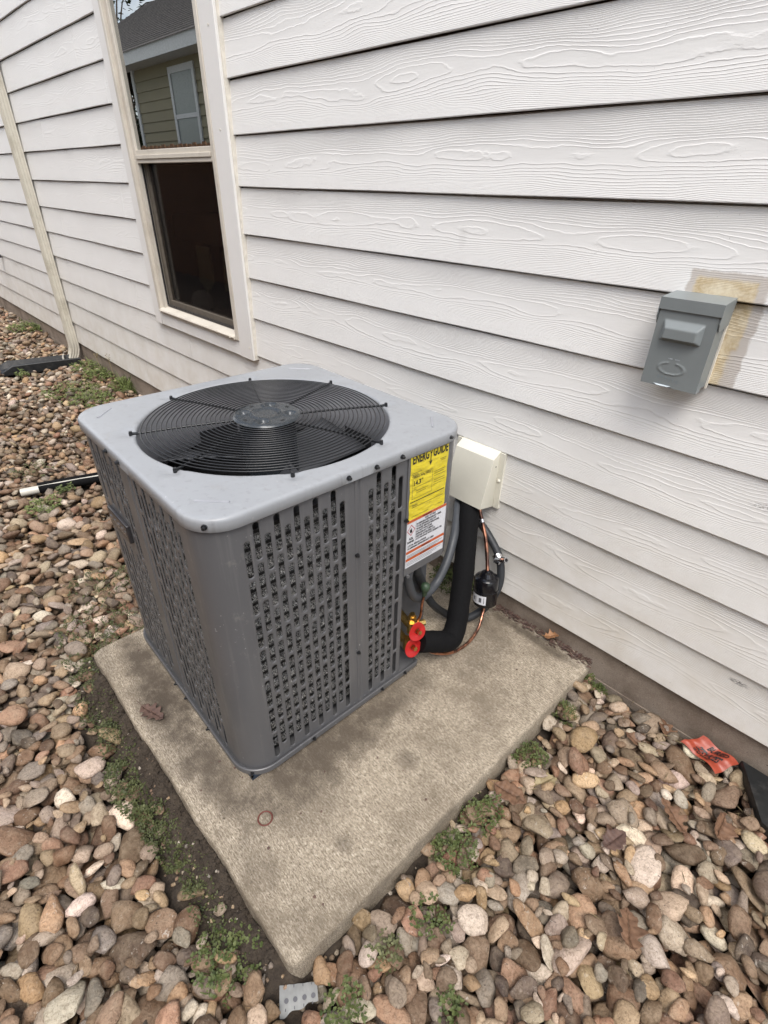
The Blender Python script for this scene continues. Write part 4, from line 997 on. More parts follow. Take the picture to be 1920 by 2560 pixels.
# ---------------- black insulated drain pipe with white end (left of the unit)
dp = thing('drain_pipe', (-3.7, -5, -.8), 'black foam sleeve slit open over a thin white pipe on the stones', 'pipe')
p0, p1 = Vector((-4.0, -6.0, -.80)), Vector((-2.75, -1.4, -.76)); dd = (p1 - p0).normalized(); sd_ = dd.cross(Vector((0, 0, 1))).normalized()
def pd(tt): q = p0 + (p1 - p0) * tt; return q + sd_ * .06 * math.sin(tt * 5) + Vector((0, 0, .02 * math.sin(tt * 9)))
g = G(); g.tube([tuple(pd(q)) for q in (0, .25, .5, .75, 1)], .12, n=14); g.obj('white_pipe', 'pvc', dp, smooth=True)
def sleeve(off, r, s0, s1, t0):
    g = G(); rows = []
    for k in range(25):
        tt = t0 + (1 - t0) * k / 24; c = pd(tt) + sd_ * off
        rows.append([tuple(c + (sd_ * math.cos(q) + Vector((0, 0, 1)) * math.sin(q)) * r * (1 + .06 * math.sin(k * 1.1 + q))) for q in np.linspace(s0, s1, 14)])
    g.grid(rows); o = g.obj('foam_sleeve', 'blackrub', dp, smooth=True); m_ = o.modifiers.new('th', 'SOLIDIFY'); m_.thickness = .006; m_.offset = 1
sleeve(.0, .135, math.radians(-262), math.radians(66), .10)
g = G(); g.tube([tuple(pd(q) - sd_ * .23 + Vector((0, 0, .02))) for q in (.09, .3, .55, .8, 1)], .085, n=10); g.obj('foam_strip', 'blackrub', dp, smooth=True)
# second thin rod beyond
g = G(); g.tube([(-6.6, -3.4, -.83), (-6.35, -2.8, -.82), (-6.1, -2.0, -.83)], .03, n=8); g.obj('thin_rod', 'blackrub', None, smooth=True, label='short thin black rod on the stones behind the drain pipe', cat='rod')

# ---------------- black box at the right edge
bb = thing('bait_box', (14.2, -.2, -1), 'black plastic box on the stones against the foundation, right edge', 'box')
Q = [(13.42, .04), (13.93, -.82), (14.75, -1.05), (15.6, -.6), (15.6, .04)]
Qt = [(14.45 + (x - 14.45) * .985, -.35 + (y + .35) * .97) for x, y in Q]
g = G(); n = 5; cxy = (14.5, -.35)
def lv(f_, z): return [(cxy[0] + (x - cxy[0]) * f_, cxy[1] + (y - cxy[1]) * f_, z) for x, y in Q]
rows = [lv(.93, -1.08), lv(.945, -.74), lv(.985, -.735), lv(.985, -.715), lv(1.0, -.71), lv(1.0, -.585), lv(.985, -.555)]
rows = [[(x, min(y, .07), z) for x, y, z in r_] for r_ in rows]
g.grid(rows, close=True); g.add(rows[-1], [tuple(range(n))]); bevel(g.obj('box_shell', 'blackplastic', bb), .02)
g = G(); g.lathe([(0, .05), (.012, .045), (.015, .0)], (14.0, -.25, -.553), (0, 0, 1), 12); g.obj('lid_pin', 'plate', bb)

# ---------------- marking flag
fl = thing('marking_flag', (13.05, -.1, -.8), 'crumpled orange marking flag printed with black words on the stones', 'flag')
c00, c10, c11, c01 = Vector((12.62, -.30, -.66)), Vector((12.84, .02, -.60)), Vector((13.42, .02, -.66)), Vector((13.22, -.42, -.70))
def fm(a, b, d=0.0):                                         # a across (0..1), b along
    p = c00 * (1 - a) * (1 - b) + c10 * a * (1 - b) + c11 * a * b + c01 * (1 - a) * b
    z = .030 * math.sin(a * 7 + b * 3) + .035 * math.sin(b * 8.5 + 1) + .012 * math.sin(a * 13)
    e = .03 * math.sin(b * PI) * (1 if a < .5 else -1) * (-1)
    q = p + Vector((e * .3, -e if a < .5 else 0, z + d + .03)); return tuple(q)
g = G(); g.grid([[fm(i / 16, j / 22) for i in range(17)] for j in range(23)]); o = g.obj('flag_sheet', 'flag', fl, smooth=True)
g = G()
for (body, size, a_, b_) in ():
    vs, fs = text_mesh(body, size, .004, 'LEFT', .95)
    g.add([fm(.12 + (a_ - .12) * .95 + y_ * .82 if True else 0, b_ + x_ * .52, .008) for x_, y_, _ in vs], fs)
def fitf(body, a0, a1, b0, b1):
    vs, fs = text_mesh(body, 1.0, .03); X = [v[0] for v in vs]; Y = [v[1] for v in vs]; x0, x1, y0, y1 = min(X), max(X), min(Y), max(Y)
    g.add([fm(a0 + (q[1] - y0) / (y1 - y0) * (a1 - a0), b0 + (q[0] - x0) / (x1 - x0) * (b1 - b0), .012) for q in vs], fs)
fitf('BURIED', .66, .90, .34, .80); fitf('SERVICES', .32, .60, .24, .80); fitf('GAS LINE', .10, .26, .28, .68)
g.obj('print', 'ink', fl)
g = G(); g.tube([(12.2, -.25, -.86), (12.45, -.16, -.78), (12.62, -.28, -.64), (12.8, -.12, -.60)], .012, n=6); g.obj('wire_stem', 'straw', fl)

# ---------------- small things on pad and stones
g = G(); g.tube([(9.10 + .098 * math.cos(2 * PI * k / 40), -5.99 + .098 * math.sin(2 * PI * k / 40), -.470) for k in range(40)], .0105, n=8, closed=True)
g.obj('rubber_ring', 'ring', None, smooth=True, label='thin reddish-brown ring lying flat on the concrete pad', cat='ring')
sc_ = thing('torn_scrap', (10.9, -6.7, -.85), 'pale grey ribbed torn scrap with dark round dots at the pad corner', 'scrap')
c00, c10, c11, c01 = Vector((10.66, -6.84, -.83)), Vector((10.93, -6.50, -.82)), Vector((11.12, -6.62, -.84)), Vector((10.90, -7.0, -.86))
def sm_(a, b, d=0): p = c00 * (1 - a) * (1 - b) + c10 * a * (1 - b) + c11 * a * b + c01 * (1 - a) * b; return tuple(p + Vector((0, 0, .03 * math.sin(b * 3) + .008 * math.cos(a * 2 * PI * 4) + d)))
g = G(); g.grid([[sm_(i / 16 , j / 8 * (1 - .25 * (i / 16) + .05 * math.sin(i * .9))) for i in range(17)] for j in range(9)]); o = g.obj('scrap_sheet', 'scrap', sc_, smooth=True)
g = G()
for a_ in (.15, .38, .62, .85):
    g.add([sm_(a_ - .012, 0, .008), sm_(a_ + .012, 0, .008), sm_(a_ + .012, .85, .010), sm_(a_ - .012, .85, .010)], [(0, 1, 2, 3)])
    p = Vector(sm_(a_ + .03, .55, .012)); g.add([tuple(p + Vector((math.cos(q) * .026, math.sin(q) * .026, .001))) for q in np.linspace(0, 2 * PI, 10, endpoint=False)], [tuple(range(10))])
g.obj('dark_dot', 'inkgrey', sc_, kind='stuff')
g = G(); g.box(-14.4, -13.7, -2.9, -2.45, -.90, -.84); o = g.obj('valve_lid', 'green', None, label='small green plastic lid among the stones near the splash block', cat='lid'); o.location.x -= .1 * S; bevel(o, .05, 2)

# ================================================================ STONES
def in_pad(x, y, m): return (x > PX0 - m) & (x < PX1 + m) & (y > PY0 - m)
CS = .035; GX0_, GY0_ = -38., -16.; NX, NY = int((17.5 - GX0_) / CS), int((.6 - GY0_) / CS)
HF = np.full((NX, NY), -1.22)
def ix(x): return int((x - GX0_) / CS)
def iy(y): return int((y - GY0_) / CS)
def bank(x, y):
    """soil banked against the pad's front-left and right edges"""
    w = .05 * math.sin(x * 3.1 + y * 2) + .04 * math.sin(x * 7.3 - y * 5) + .03 * math.sin(x * 17 + y * 13)
    z = -1.22
    if y < PY0 + .05 and 3.2 < x < 11.1:
        k = min(1, max(0, (x - 3.2) / 1.0)) * min(1, max(0, (11.1 - x) / .5)); z = max(z, -1.22 + .50 * k * max(0, 1 - max(0, (PY0 - .12 - y) / .95)) ** .8)
    if x > PX1 - .05: z = max(z, -1.22 + .30 * max(0, 1 - max(0, (x - PX1) / .45)))
    if x < PX0 + .05 and y > -7: z = max(z, -1.22 + .34 * max(0, 1 - max(0, (PX0 - x) / .7)))
    return z + w * (z > -1.2) - .004
for i_ in range(ix(3.0), ix(11.4)):
    for j_ in range(iy(-8.0), iy(.05)):
        x_, y_ = GX0_ + (i_ + .5) * CS, GY0_ + (j_ + .5) * CS
        if x_ < PX0 or x_ > PX1 or y_ < PY0: HF[i_, j_] = bank(x_, y_)
xs_ = np.arange(3.0, 11.41, .07); ys_ = np.arange(-8.0, .04, .07)
g = G(); g.grid([[(float(x_), float(y_), bank(x_, y_)) for x_ in xs_] for y_ in ys_]); g.obj('soil_bank', 'soil', ground, smooth=True)
HF[ix(PX0):ix(PX1), iy(PY0):] = -.48
HF[:, iy(.085):] = 2.0
C0 = np.array([13.085, -7.64, 7.13])
stones = []                                                  # x y z a b c yaw tiltx tilty
def visible_lim(x): return -(.3 + (x + 33.6) * .213) - 3.6
def soil_keep(x, y):
    """bare or mossy soil strips beside the pad keep few stones"""
    if 4.9 < x < 10.3 and -7.30 - .15 * math.sin(x * 2.3) < y < -6.6: return .10
    if 3.6 < x < 4.3 and -6.9 < y < -5: return .35
    if x > 10.7 and x < 11.05 and y > -6.6: return .35
    if -.6 < y and x > 10.7: return .75
    if 8 < x < 10.9 and y > -.2: return 0
    if -18.8 < x < -16.3 and -3.75 < y < -.15: return 0
    if -4.4 < x < -2.4 and y > -6.1 and abs(x - (-4.0 + (y + 6.0) * .272)) < .34: return 0
    if math.hypot(x - 10.93, y + 6.76) < .30: return 0
    if 13.55 < x < 15.7 and y > -.75: return 0
    return 1.
def drop(x, y, a, b, c, yaw, tx, ty):
    cy_, sy_ = math.cos(yaw), math.sin(yaw)
    R = max(a, b); i0, i1, j0, j1 = ix(x - R), ix(x + R) + 1, iy(y - R), iy(y + R) + 1
    if i0 < 0 or j0 < 0 or i1 >= NX or j1 >= NY: return None
    gx = GX0_ + (np.arange(i0, i1) + .5) * CS - x; gy = GY0_ + (np.arange(j0, j1) + .5) * CS - y
    U = gx[:, None] * cy_ + gy[None] * sy_; Vv = -gx[:, None] * sy_ + gy[None] * cy_
    q = 1 - (U / a) ** 2 - (Vv / b) ** 2; m = q > .05
    if not m.any(): return None
    hs = HF[i0:i1, j0:j1]; w = c * np.sqrt(np.clip(q, 0, 1)); til = U * ty - Vv * tx
    need = (hs - til + w)[m]
    return (i0, i1, j0, j1, m, w, til, float(np.quantile(need, .80)), float(hs[m].mean()))
def settle(n, xr, size, K=4, cap=-.80):
    placed = 0
    for _ in range(n):
        u = rng.random(); best = None
        s_ = size * float(np.exp(rng.normal(0, .26))); s_ = min(max(s_, size * .55), size * 1.7)
        a = s_ / 2; b = a * rng.uniform(.52, .9); c = b * rng.uniform(.42, .75)
        yaw = rng.uniform(0, 2 * PI); tx, ty = rng.normal(0, .24, 2)
        for k in range(K):
            x = rng.uniform(*xr); lo = max(visible_lim(x), -14.5); y = rng.uniform(lo, .02 - b * .6)
            if in_pad(x, y, b * .75): continue
            if rng.random() > soil_keep(x, y): continue
            r_ = drop(x, y, a, b, c, yaw, tx, ty)
            if r_ is None or r_[8] > -.58: continue
            if best is None or r_[8] < best[0][8]: best = (r_, x, y)
        if best is None: continue
        (i0, i1, j0, j1, m, w, til, zc, hm), x, y = best
        zc = min(zc, hm + c * 1.3)
        if zc + c > cap + .17 and rng.random() < .85: continue
        hs = HF[i0:i1, j0:j1]; nt = zc + til + w; hs[m] = np.maximum(hs[m], nt[m])
        stones.append((x, y, zc, a, b, c, yaw, tx, ty)); placed += 1
    return placed
settle(6600, (1.5, 17.), .35, 4); settle(2900, (1.5, 17.), .22, 5)
settle(5400, (-9, 1.5), .30, 3); settle(4300, (-20, -9), .32, 3); settle(2700, (-36, -20), .40, 3)
ST = np.array(stones)
# stone prototypes: icospheres cut by planes, then roughened
def ico(sub):
    bm = bmesh.new(); bmesh.ops.create_icosphere(bm, subdivisions=sub, radius=1)
    V = np.array([v.co[:] for v in bm.verts]); F = np.array([[v.index for v in f.verts] for f in bm.faces]); bm.free(); return V, F
V3, F3 = ico(3); V2, F2 = ico(2)
def shape(V, r):
    r = np.random.default_rng(r); P = V.copy()
    for _ in range(r.integers(7, 16)):
        n = r.normal(size=3); n /= np.linalg.norm(n); d = r.uniform(.45, .86); k = P @ n - d; k = np.clip(k, 0, None) * r.uniform(.72, .97); P -= k[:, None] * n
    ph = r.uniform(0, 6, 9); f = r.uniform(1.5, 3.2, (3, 3)); w = sum(np.sin(P @ f[i] + ph[i]) for i in range(3)) * r.uniform(.02, .06)
    f2 = r.uniform(5, 9, (2, 3)); w += sum(np.sin(P @ f2[i] + ph[5 + i]) for i in range(2)) * .012
    return P * (1 + w)[:, None] * [1, r.uniform(.95, 1.1), 1]
NS = 26
SH3 = [shape(V3, 100 + i) for i in range(NS)]; SH2 = [shape(V2, 100 + i) for i in range(NS)]
PAL = np.array([(.225, .160, .108), (.275, .205, .142), (.165, .105, .068), (.33, .265, .195), (.41, .345, .265), (.46, .41, .35), (.30, .255, .215), (.36, .25, .15), (.215, .13, .088), (.125, .10, .082), (.56, .51, .44), (.25, .225, .20), (.31, .205, .14), (.41, .31, .20)])
PW = np.array([13, 11, 10, 9, 9, 8, 8, 7, 8, 7, 6, 7, 6, 6], float); PW /= PW.sum()
ns = len(ST); colr = PAL[rng.choice(len(PAL), ns, p=PW)] * rng.choice([.50, .72, .95, 1.15, 1.45], (ns, 1), p=[.16, .22, .27, .2, .15]) * rng.uniform(.9, 1.1, (ns, 1)) * np.array([1.06, .985, .92]) * rng.uniform(.95, 1.05, (ns, 3)); alp = rng.choice([0, .4, 1.], ns, p=[.4, .35, .25])
shp = rng.integers(0, NS, ns)
dist = np.linalg.norm(ST[:, :3] - C0, axis=1)
lodn = dist < 9.9
def xform(P, s):
    x, y, z, a, b, c, yaw, tx, ty = s
    Q = P * [a * 1.10, b * 1.10, c * 1.16]
    Q[:, 2] += Q[:, 0] * ty - Q[:, 1] * tx
    cy_, sy_ = math.cos(yaw), math.sin(yaw)
    return np.stack([Q[:, 0] * cy_ - Q[:, 1] * sy_ + x, Q[:, 0] * sy_ + Q[:, 1] * cy_ + y, Q[:, 2] + z], 1)
# which stones show largest: on top, inside the picture, near the camera
RT = np.array(Rm).T
q = (ST[:, :3] - C0) @ RT.T; px = q[:, 0] / -q[:, 2] * 1321 / 960; py = q[:, 1] / -q[:, 2] * 1321 / 1280
infr = (np.abs(px) < .97) & (np.abs(py) < .97) & (q[:, 2] < 0)
topz = np.array([HF[min(ix(s[0]), NX - 1), min(iy(s[1]), NY - 1)] for s in ST]); ontop = ST[:, 2] + ST[:, 5] * .9 > topz - .012
score = ST[:, 3] * ST[:, 4] / dist ** 2 * infr * ontop
single = set(np.argsort(-score)[:296].tolist())
def stone_mesh(name, idx, parent, kind=None):
    Vs, Fs, Cs = [], [], []; off = 0
    for i in idx:
        P, F = (SH3[shp[i]], F3) if (i in single and dist[i] < 8.9) else (SH2[shp[i]], F2)
        if not lodn[i]: P, F = SH1[shp[i]], F1
        Vs.append(xform(P, ST[i])); Fs.append(F + off); off += len(P); Cs.append(np.tile(np.r_[colr[i], alp[i]], (len(P), 1)))
    V = np.concatenate(Vs) * S; F = np.concatenate(Fs); C = np.concatenate(Cs); c = (V.min(0) + V.max(0)) / 2
    me = bpy.data.meshes.new(name); me.vertices.add(len(V)); me.vertices.foreach_set('co', (V - c).astype(np.float32).ravel())
    me.loops.add(F.size); me.loops.foreach_set('vertex_index', F.astype(np.int32).ravel()); me.polygons.add(len(F))
    me.polygons.foreach_set('loop_start', np.arange(0, F.size, 3, dtype=np.int32)); me.polygons.foreach_set('loop_total', np.full(len(F), 3, dtype=np.int32))
    me.update(calc_edges=True)
    me.polygons.foreach_set('use_smooth', np.ones(len(F), bool))
    at = me.attributes.new('stone_col', 'FLOAT_COLOR', 'POINT'); at.data.foreach_set('color', C.astype(np.float32).ravel())
    o = link_obj(name, me, parent, 'stone', False, kind=kind); place(o, c, parent); return o
V1, F1 = ico(1); V1b, F1 = ico(2); SH1 = [shape(V1b, 100 + i) for i in range(NS)]
far = dist > 17
V1c, F1c = ico(1)
rest = [i for i in range(ns) if i not in single]
# far stones get a coarser mesh
F1_, SH1_ = F1, SH1
stone_mesh('gravel', [i for i in rest if not far[i]], ground, 'stuff')
F1, SH1 = F1c, [shape(V1c, 100 + i) for i in range(NS)]; lodn = np.zeros(ns, bool)
stone_mesh('far_gravel', [i for i in rest if far[i]], ground, 'stuff')
lodn = np.ones(ns, bool)
for i in sorted(single): stone_mesh('stone', [i], ground)
def ground_z(x, y):
    i, j = min(max(ix(x), 0), NX - 1), min(max(iy(y), 0), NY - 1); v_ = HF[i, j]; return v_ if v_ < -.6 else -1.12

# ================================================================ PLANTS AND LEAVES
def leaflet(V, F, p, d, up, l, w):
    s_ = d.cross(up).normalized(); o = len(V)
    V += [tuple(p), tuple(p + d * l * .45 + s_ * w * .5 + up * l * .08), tuple(p + d * l * .95 + up * l * .02 + s_ * w * .18), tuple(p + d * l * .95 - s_ * w * .18), tuple(p + d * l * .45 - s_ * w * .5 + up * l * .08), tuple(p + d * l * .5 - up * l * .03)]
    F += [(o, o + 1, o + 2, o + 5), (o, o + 5, o + 3, o + 4), (o + 5, o + 2, o + 3)]
def weed(x, y, r, n, h, mat='weed', ls=.09, label=None, group='weeds growing among the stones', shape_=None, stems=True):
    V, F, SV = [], [], G()
    for k in range(n):
        a = rnd.uniform(0, 2 * PI); rr = r * math.sqrt(rnd.random()); px_, py_ = x + rr * math.cos(a) * (shape_[0] if shape_ else 1), y + rr * math.sin(a) * (shape_[1] if shape_ else 1)
        if py_ > .03: py_ = .03 - rnd.random() * .1
        if PX0 - .05 < px_ < PX1 + .05 and py_ > PY0 - .05 and x != 7.6: continue
        z0 = ground_z(px_, py_) if not (PX0 < px_ < PX1 and py_ > PY0) else -.48
        hh = h * rnd.uniform(.25, 1) * (1 - .6 * (rr / r) ** 2)
        top = Vector((px_ + rnd.uniform(-.5, .5) * hh, py_ + rnd.uniform(-.5, .5) * hh, z0 + hh))
        if top.y > .0: top.y = -.02
        if stems and k % 4 == 0: SV.tube([(px_, py_, z0 - .04), tuple((Vector((px_, py_, z0)) + top) / 2 + Vector((0, 0, .02))), tuple(top)], .006, n=4, sub=2, caps=False)
        for q in range(rnd.choice((2, 3, 3, 4))):
            an = rnd.uniform(0, 2 * PI); el = rnd.uniform(-.2, .6); d = Vector((math.cos(an) * math.cos(el), math.sin(an) * math.cos(el), math.sin(el)))
            up = Vector((rnd.uniform(-.35, .35), rnd.uniform(-.35, .35), 1)).normalized(); up = (up - d * up.dot(d)).normalized()
            l = ls * .62 * rnd.uniform(.5, 1.25); leaflet(V, F, top + d * .01 + Vector((0, 0, -rnd.random() * hh * .4)), d, up, l, l * rnd.uniform(.6, .85))
    for k in range(max(4, n // 14)):
        a = rnd.uniform(0, 2 * PI); rr = r * rnd.random(); px_, py_ = x + rr * math.cos(a), y + rr * math.sin(a)
        if py_ > 0 or in_pad(px_, py_, .03): continue
        an = rnd.uniform(0, 2 * PI); d = Vector((math.cos(an) * .7, math.sin(an) * .7, rnd.uniform(.5, 1.2))).normalized(); l = h * rnd.uniform(.6, 1.5)
        leaflet(V, F, Vector((px_, py_, ground_z(px_, py_) - .02)), d, Vector((0, 0, 1)).cross(d).cross(d).normalized(), l, .018)
    if not V: return
    root = thing('weed', (x, y, -1), label, 'weed', group)
    mesh_obj('leaf', V, F, mat, root, smooth=True, kind='stuff')
    if SV.v: SV.obj('stem', 'weed2', root, kind='stuff')
W = [(-15.0, -.30, .9, 260, .40, 'weedsun', .14, 'leafy green weed clump at the wall just right of the downspout'),
     (-13.6, -.35, .8, 260, .45, 'weedsun', .14, 'yellow-green weed clump along the wall between downspout and unit'),
     (-11.2, -.10, .7, 420, .55, 'weedsun', .11, 'dense bright green weed against the foundation left of the unit'),
     (-12.2, -2.1, 1.2, 420, .25, 'weedsun', .11, 'low spreading weed on the stones in front of the wall clumps'),
     (-10.6, -1.8, .9, 380, .25, 'weedsun', .11, 'darker low weed just behind the left corner of the unit'),
     (-25.5, -.35, 1.2, 300, .6, 'weedsun', .17, 'grassy weed at the far foot of the wall beyond the downspout'),
     (-15.6, -3.1, .25, 40, .35, 'weedsun', .16, 'small leafy sprig beside the near end of the splash block'),
     (-2.75, -5.75, .45, 160, .14, 'weedsun', .10, 'flat weed patch just below the white end of the drain pipe'),
     (-3.1, -5.0, .22, 26, .25, 'weed', .17, 'broad-leaved sprig in front of the black drain pipe'),
     (-5.2, -5.4, .6, 90, .14, 'weed2', .09, 'thin weed at the left edge beyond the drain pipe'),
     (2.0, -5.75, .75, 190, .16, 'moss', .07, 'sparse weed behind the rear left edge of the pad'),
     (3.4, -6.4, .8, 260, .14, 'moss', .07, 'mossy weed hugging the rear left corner of the pad'),
     (11.05, .0, .26, 130, .16, 'weed', .06, 'small green weed where the pad meets the foundation'),
     (10.98, -1.1, .24, 90, .10, 'weed', .055, 'short weed along the right pad edge near the wall'),
     (10.96, -2.2, .33, 190, .12, 'weed', .06, 'weed tuft along the middle of the right pad edge'),
     (11.02, -3.55, .34, 150, .14, 'weed', .07, 'clover-like weed beside the brown leaf at the pad edge'),
     (11.12, -4.25, .32, 210, .14, 'weed', .065, 'spreading clover weed against the lower right pad edge'),
     (11.45, -5.1, .26, 70, .12, 'weed', .075, 'thin trailing weed between stones right of the pad'),
     (11.3, -5.75, .22, 60, .10, 'weed2', .07, 'sparse weed on the wet stones near the pad corner'),
     (11.35, -6.45, .25, 80, .12, 'weed', .075, 'small weed next to the torn grey scrap'),
     (12.15, -5.55, .16, 40, .12, 'weed', .085, 'bright green seedling among the bottom stones'),
     (7.6, .0, .55, 260, .55, 'weed', .10, 'dark green weed behind the unit under the conduits'),
     (10.05, -7.15, .40, 190, .12, 'weed', .075, 'clover patch on the soil left of the front pad corner')]
for x, y, r, n, h, m, ls, lab in W: weed(x, y, r, n, h, m, ls, lab)
# mossy ground cover on the soil strip: one mass
V, F = [], []
for (x, y, rx, ry, n) in ((5.4, -7.05, .5, .30, 900), (6.35, -7.05, .5, .26, 800), (7.2, -7.22, .6, .24, 1700), (8.1, -7.1, .55, .24, 1500), (8.9, -7.0, .4, .2, 400), (9.5, -7.1, .5, .2, 500), (4.3, -6.95, .5, .25, 700), (3.9, -6.2, .25, .6, 500)):
    for _ in range(int(n * .95)):
        a = rnd.uniform(0, 2 * PI); rr = math.sqrt(rnd.random()); px_, py_ = x + rx * 1.15 * rr * math.cos(a), y + ry * rr * math.sin(a)
        if in_pad(px_, py_, .02): continue
        z0 = ground_z(px_, py_); an = rnd.uniform(0, 2 * PI); el = rnd.uniform(-.1, .9); d = Vector((math.cos(an) * math.cos(el), math.sin(an) * math.cos(el), math.sin(el)))
        l = rnd.uniform(.02, .05); leaflet(V, F, Vector((px_, py_, z0 + rnd.random() * .05)), d, Vector((-d.x * .3, -d.y * .3, 1)).normalized(), l, l * .6)
mesh_obj('ground_cover', V, F, 'moss', None, smooth=True, kind='stuff', label='low mossy ground cover on the soil along the pad')
# dry seed stalks by the wall
for (x, y, h, lab) in ((-12.6, -.12, 1.25, 'taller dry seed stalk leaning against the lap siding'), (-14.2, -.15, .95, 'shorter dry seed stalk near the downspout')):
    g = G(); g.tube([(x, y, -1), (x + .05, y - .03, -1 + h * .5), (x - .05, y - .05, -1 + h)], .010, n=5, sub=4)
    for k in range(7):
        a = rnd.uniform(0, 2 * PI); p = Vector((x - .05, y - .05, -1 + h * rnd.uniform(.85, 1))); e = p + Vector((math.cos(a) * .18, math.sin(a) * .07, rnd.uniform(.05, .2))); g.tube([tuple(p), tuple(e)], .006, n=4, sub=1); g.cyl(e, e + Vector((0, 0, .03)), .018, n=5)
    g.obj('seed_stalk', 'straw', None, label=lab, cat='stalk')
# crumbs of soil and grit on the bare strips
V, F = [], []
def crumbs(n, fx, fy, rr0, rr1):
    for _ in range(n):
        x, y = fx(), fy()
        if in_pad(x, y, .01) or HF[ix(x), iy(y)] > bank(x, y) + .02: continue
        r_ = rnd.uniform(rr0, rr1); z = ground_z(x, y) + r_ * .4; o_ = len(V)
        for p in V1i: V.append((x + p[0] * r_ * rnd.uniform(.7, 1.3), y + p[1] * r_ * rnd.uniform(.7, 1.3), z + p[2] * r_ * rnd.uniform(.5, 1)))
        for f in F1i: F.append(tuple(int(q) + o_ for q in f))
V1i, F1i = ico(1)
crumbs(3800, lambda: rnd.uniform(4.6, 10.4), lambda: -6.72 - abs(rnd.gauss(0, .22)), .012, .05)
crumbs(160, lambda: 10.80 + abs(rnd.gauss(0, .12)), lambda: rnd.uniform(-6.6, .0), .01, .04)
crumbs(300, lambda: rnd.uniform(3.4, 4.2), lambda: rnd.uniform(-7, -5), .012, .045)
mesh_obj('soil_crumbs', V, F, 'soil', ground, kind='stuff')
V, F = [], []
crumbs(420, lambda: rnd.uniform(3.6, 10.9), lambda: -6.75 - abs(rnd.gauss(0, .35)), .012, .040)
crumbs(260, lambda: 10.80 + abs(rnd.gauss(0, .25)), lambda: rnd.uniform(-6.8, .0), .012, .045)
o = mesh_obj('grit', V, F, 'stone', ground, smooth=True, kind='stuff')
at_ = o.data.attributes.new('stone_col', 'FLOAT_COLOR', 'POINT'); nv_ = len(V) // 12
cc_ = np.repeat(np.c_[PAL[rng.integers(0, len(PAL), nv_)], np.ones(nv_)], 12, 0); at_.data.foreach_set('color', cc_.astype(np.float32).ravel())
V, F = [], []
for _ in range(90):
    x, y = rnd.uniform(PX0 + .2, PX1 - .1), rnd.uniform(PY0 + .1, PY1 - .1)
    if 4.3 < x < 8.7 and y > -5.9: continue
    r_ = rnd.uniform(.006, .020); o_ = len(V)
    for p in V1i: V.append((x + p[0] * r_ * rnd.uniform(.6, 1.6), y + p[1] * r_ * rnd.uniform(.6, 1.6), PZ + .003 + p[2] * r_ * .4))
    for f in F1i: F.append(tuple(int(q) + o_ for q in f))
mesh_obj('dirt_specks', V, F, 'dead2', None, kind='stuff', label='dark specks of dirt scattered over the pad')
# dead leaves
def dead(x, y, z, size, rot, mat, label, lobes=4, curl=.18, tilt=(0, 0), depth=.42):
    size *= .84
    n = 60; g = G(); out_ = []
    for k in range(n):
        a = 2 * PI * k / n; tt = (1 - math.cos(a)) / 2                      # 0 at the stem, 1 at the tip
        wv = math.sin(PI * min(1, tt * 1.02)) ** .7 * (.40 - .10 * tt) * (1 - depth * (.5 + .5 * math.cos(tt * 2 * PI * lobes + .4)) * (1 if .1 < tt < .93 else .3))
        wv *= 1 + .12 * math.sin(k * 5.1)
        out_.append((tt - .5, wv * (1 if a < PI else -1)))
    rows = []
    M_ = Matrix.Rotation(rot, 3, 'Z') @ Matrix.Rotation(tilt[0], 3, 'X') @ Matrix.Rotation(tilt[1], 3, 'Y')
    for f_ in (1, .8, .55, .3, .02):
        row = []
        for k, (a, b) in enumerate(out_):
            bb_ = b * f_; zz = curl * (bb_ * bb_ * 3.2 + .25 * math.sin(a * 5 + 1) * .5 + .1 * math.sin(k * 2.3) * f_ * .4 + a * a * .9) + (.012 * math.cos(a * 40) if f_ < .9 else 0)
            row.append(tuple(Vector((x, y, z)) + (M_ @ Vector((a * (1 if f_ > .5 else 1), bb_, zz))) * size))
        rows.append(row)
    g.grid(rows, close=True)
    root = thing('dead_leaf', (x, y, z), label, 'leaf', 'fallen dead leaves')
    o = g.obj('blade', mat, root, smooth=True); m_ = o.modifiers.new('th', 'SOLIDIFY'); m_.thickness = .0005
    g = G(); p = [tuple(Vector((x, y, z)) + (M_ @ Vector((a, .0, curl * a * a * .9 + .012))) * size) for a in (.46, .2, 0, -.25, -.5, -.72)]
    g.tube(p, .009 * max(.6, size), n=5, sub=3); g.obj('stem', mat, root)
def gzt(x, y): return ground_z(x, y) + .05
dead(6.36, -6.42, -.45, .62, .3, 'dead2', 'dark purplish dead leaf on the pad left of the unit', 4, .30, depth=.6)
dead(9.99, .0, -.36, .38, 1.0, 'dead3', 'small orange-brown curled leaf at the back edge of the pad', 3, .5)
dead(12.33, -.10, -.78, .58, 2.3, 'dead', 'large brown lobed leaf against the foundation left of the flag', 4, .45, (.3, .1))
dead(11.20, -3.05, gzt(11.2, -3.05) + .03, .62, .2, 'dead', 'broad reddish-brown leaf beside the right pad edge', 2, .15, depth=.2)
dead(11.45, -2.45, gzt(11.45, -2.45) + .03, .5, 1.2, 'straw', 'pale tan serrated leaf on the stones near the pad', 6, .2, depth=.3)
dead(13.02, -1.62, gzt(13.02, -1.62) + .04, .62, 2.6, 'dead', 'brown oak leaf with holes in the middle of the right stones', 4, .35, (.2, 0), .6)
dead(12.6, -2.55, gzt(12.6, -2.55) + .03, .5, 1.3, 'dead2', 'dark brown oval leaf left of the lobed oak leaf', 7, .2, depth=.18)
dead(13.2, -3.5, gzt(13.2, -3.5) + .04, .62, 2.0, 'dead', 'crumpled brown leaf among the lowest right stones', 3, .5, (.2, .3))
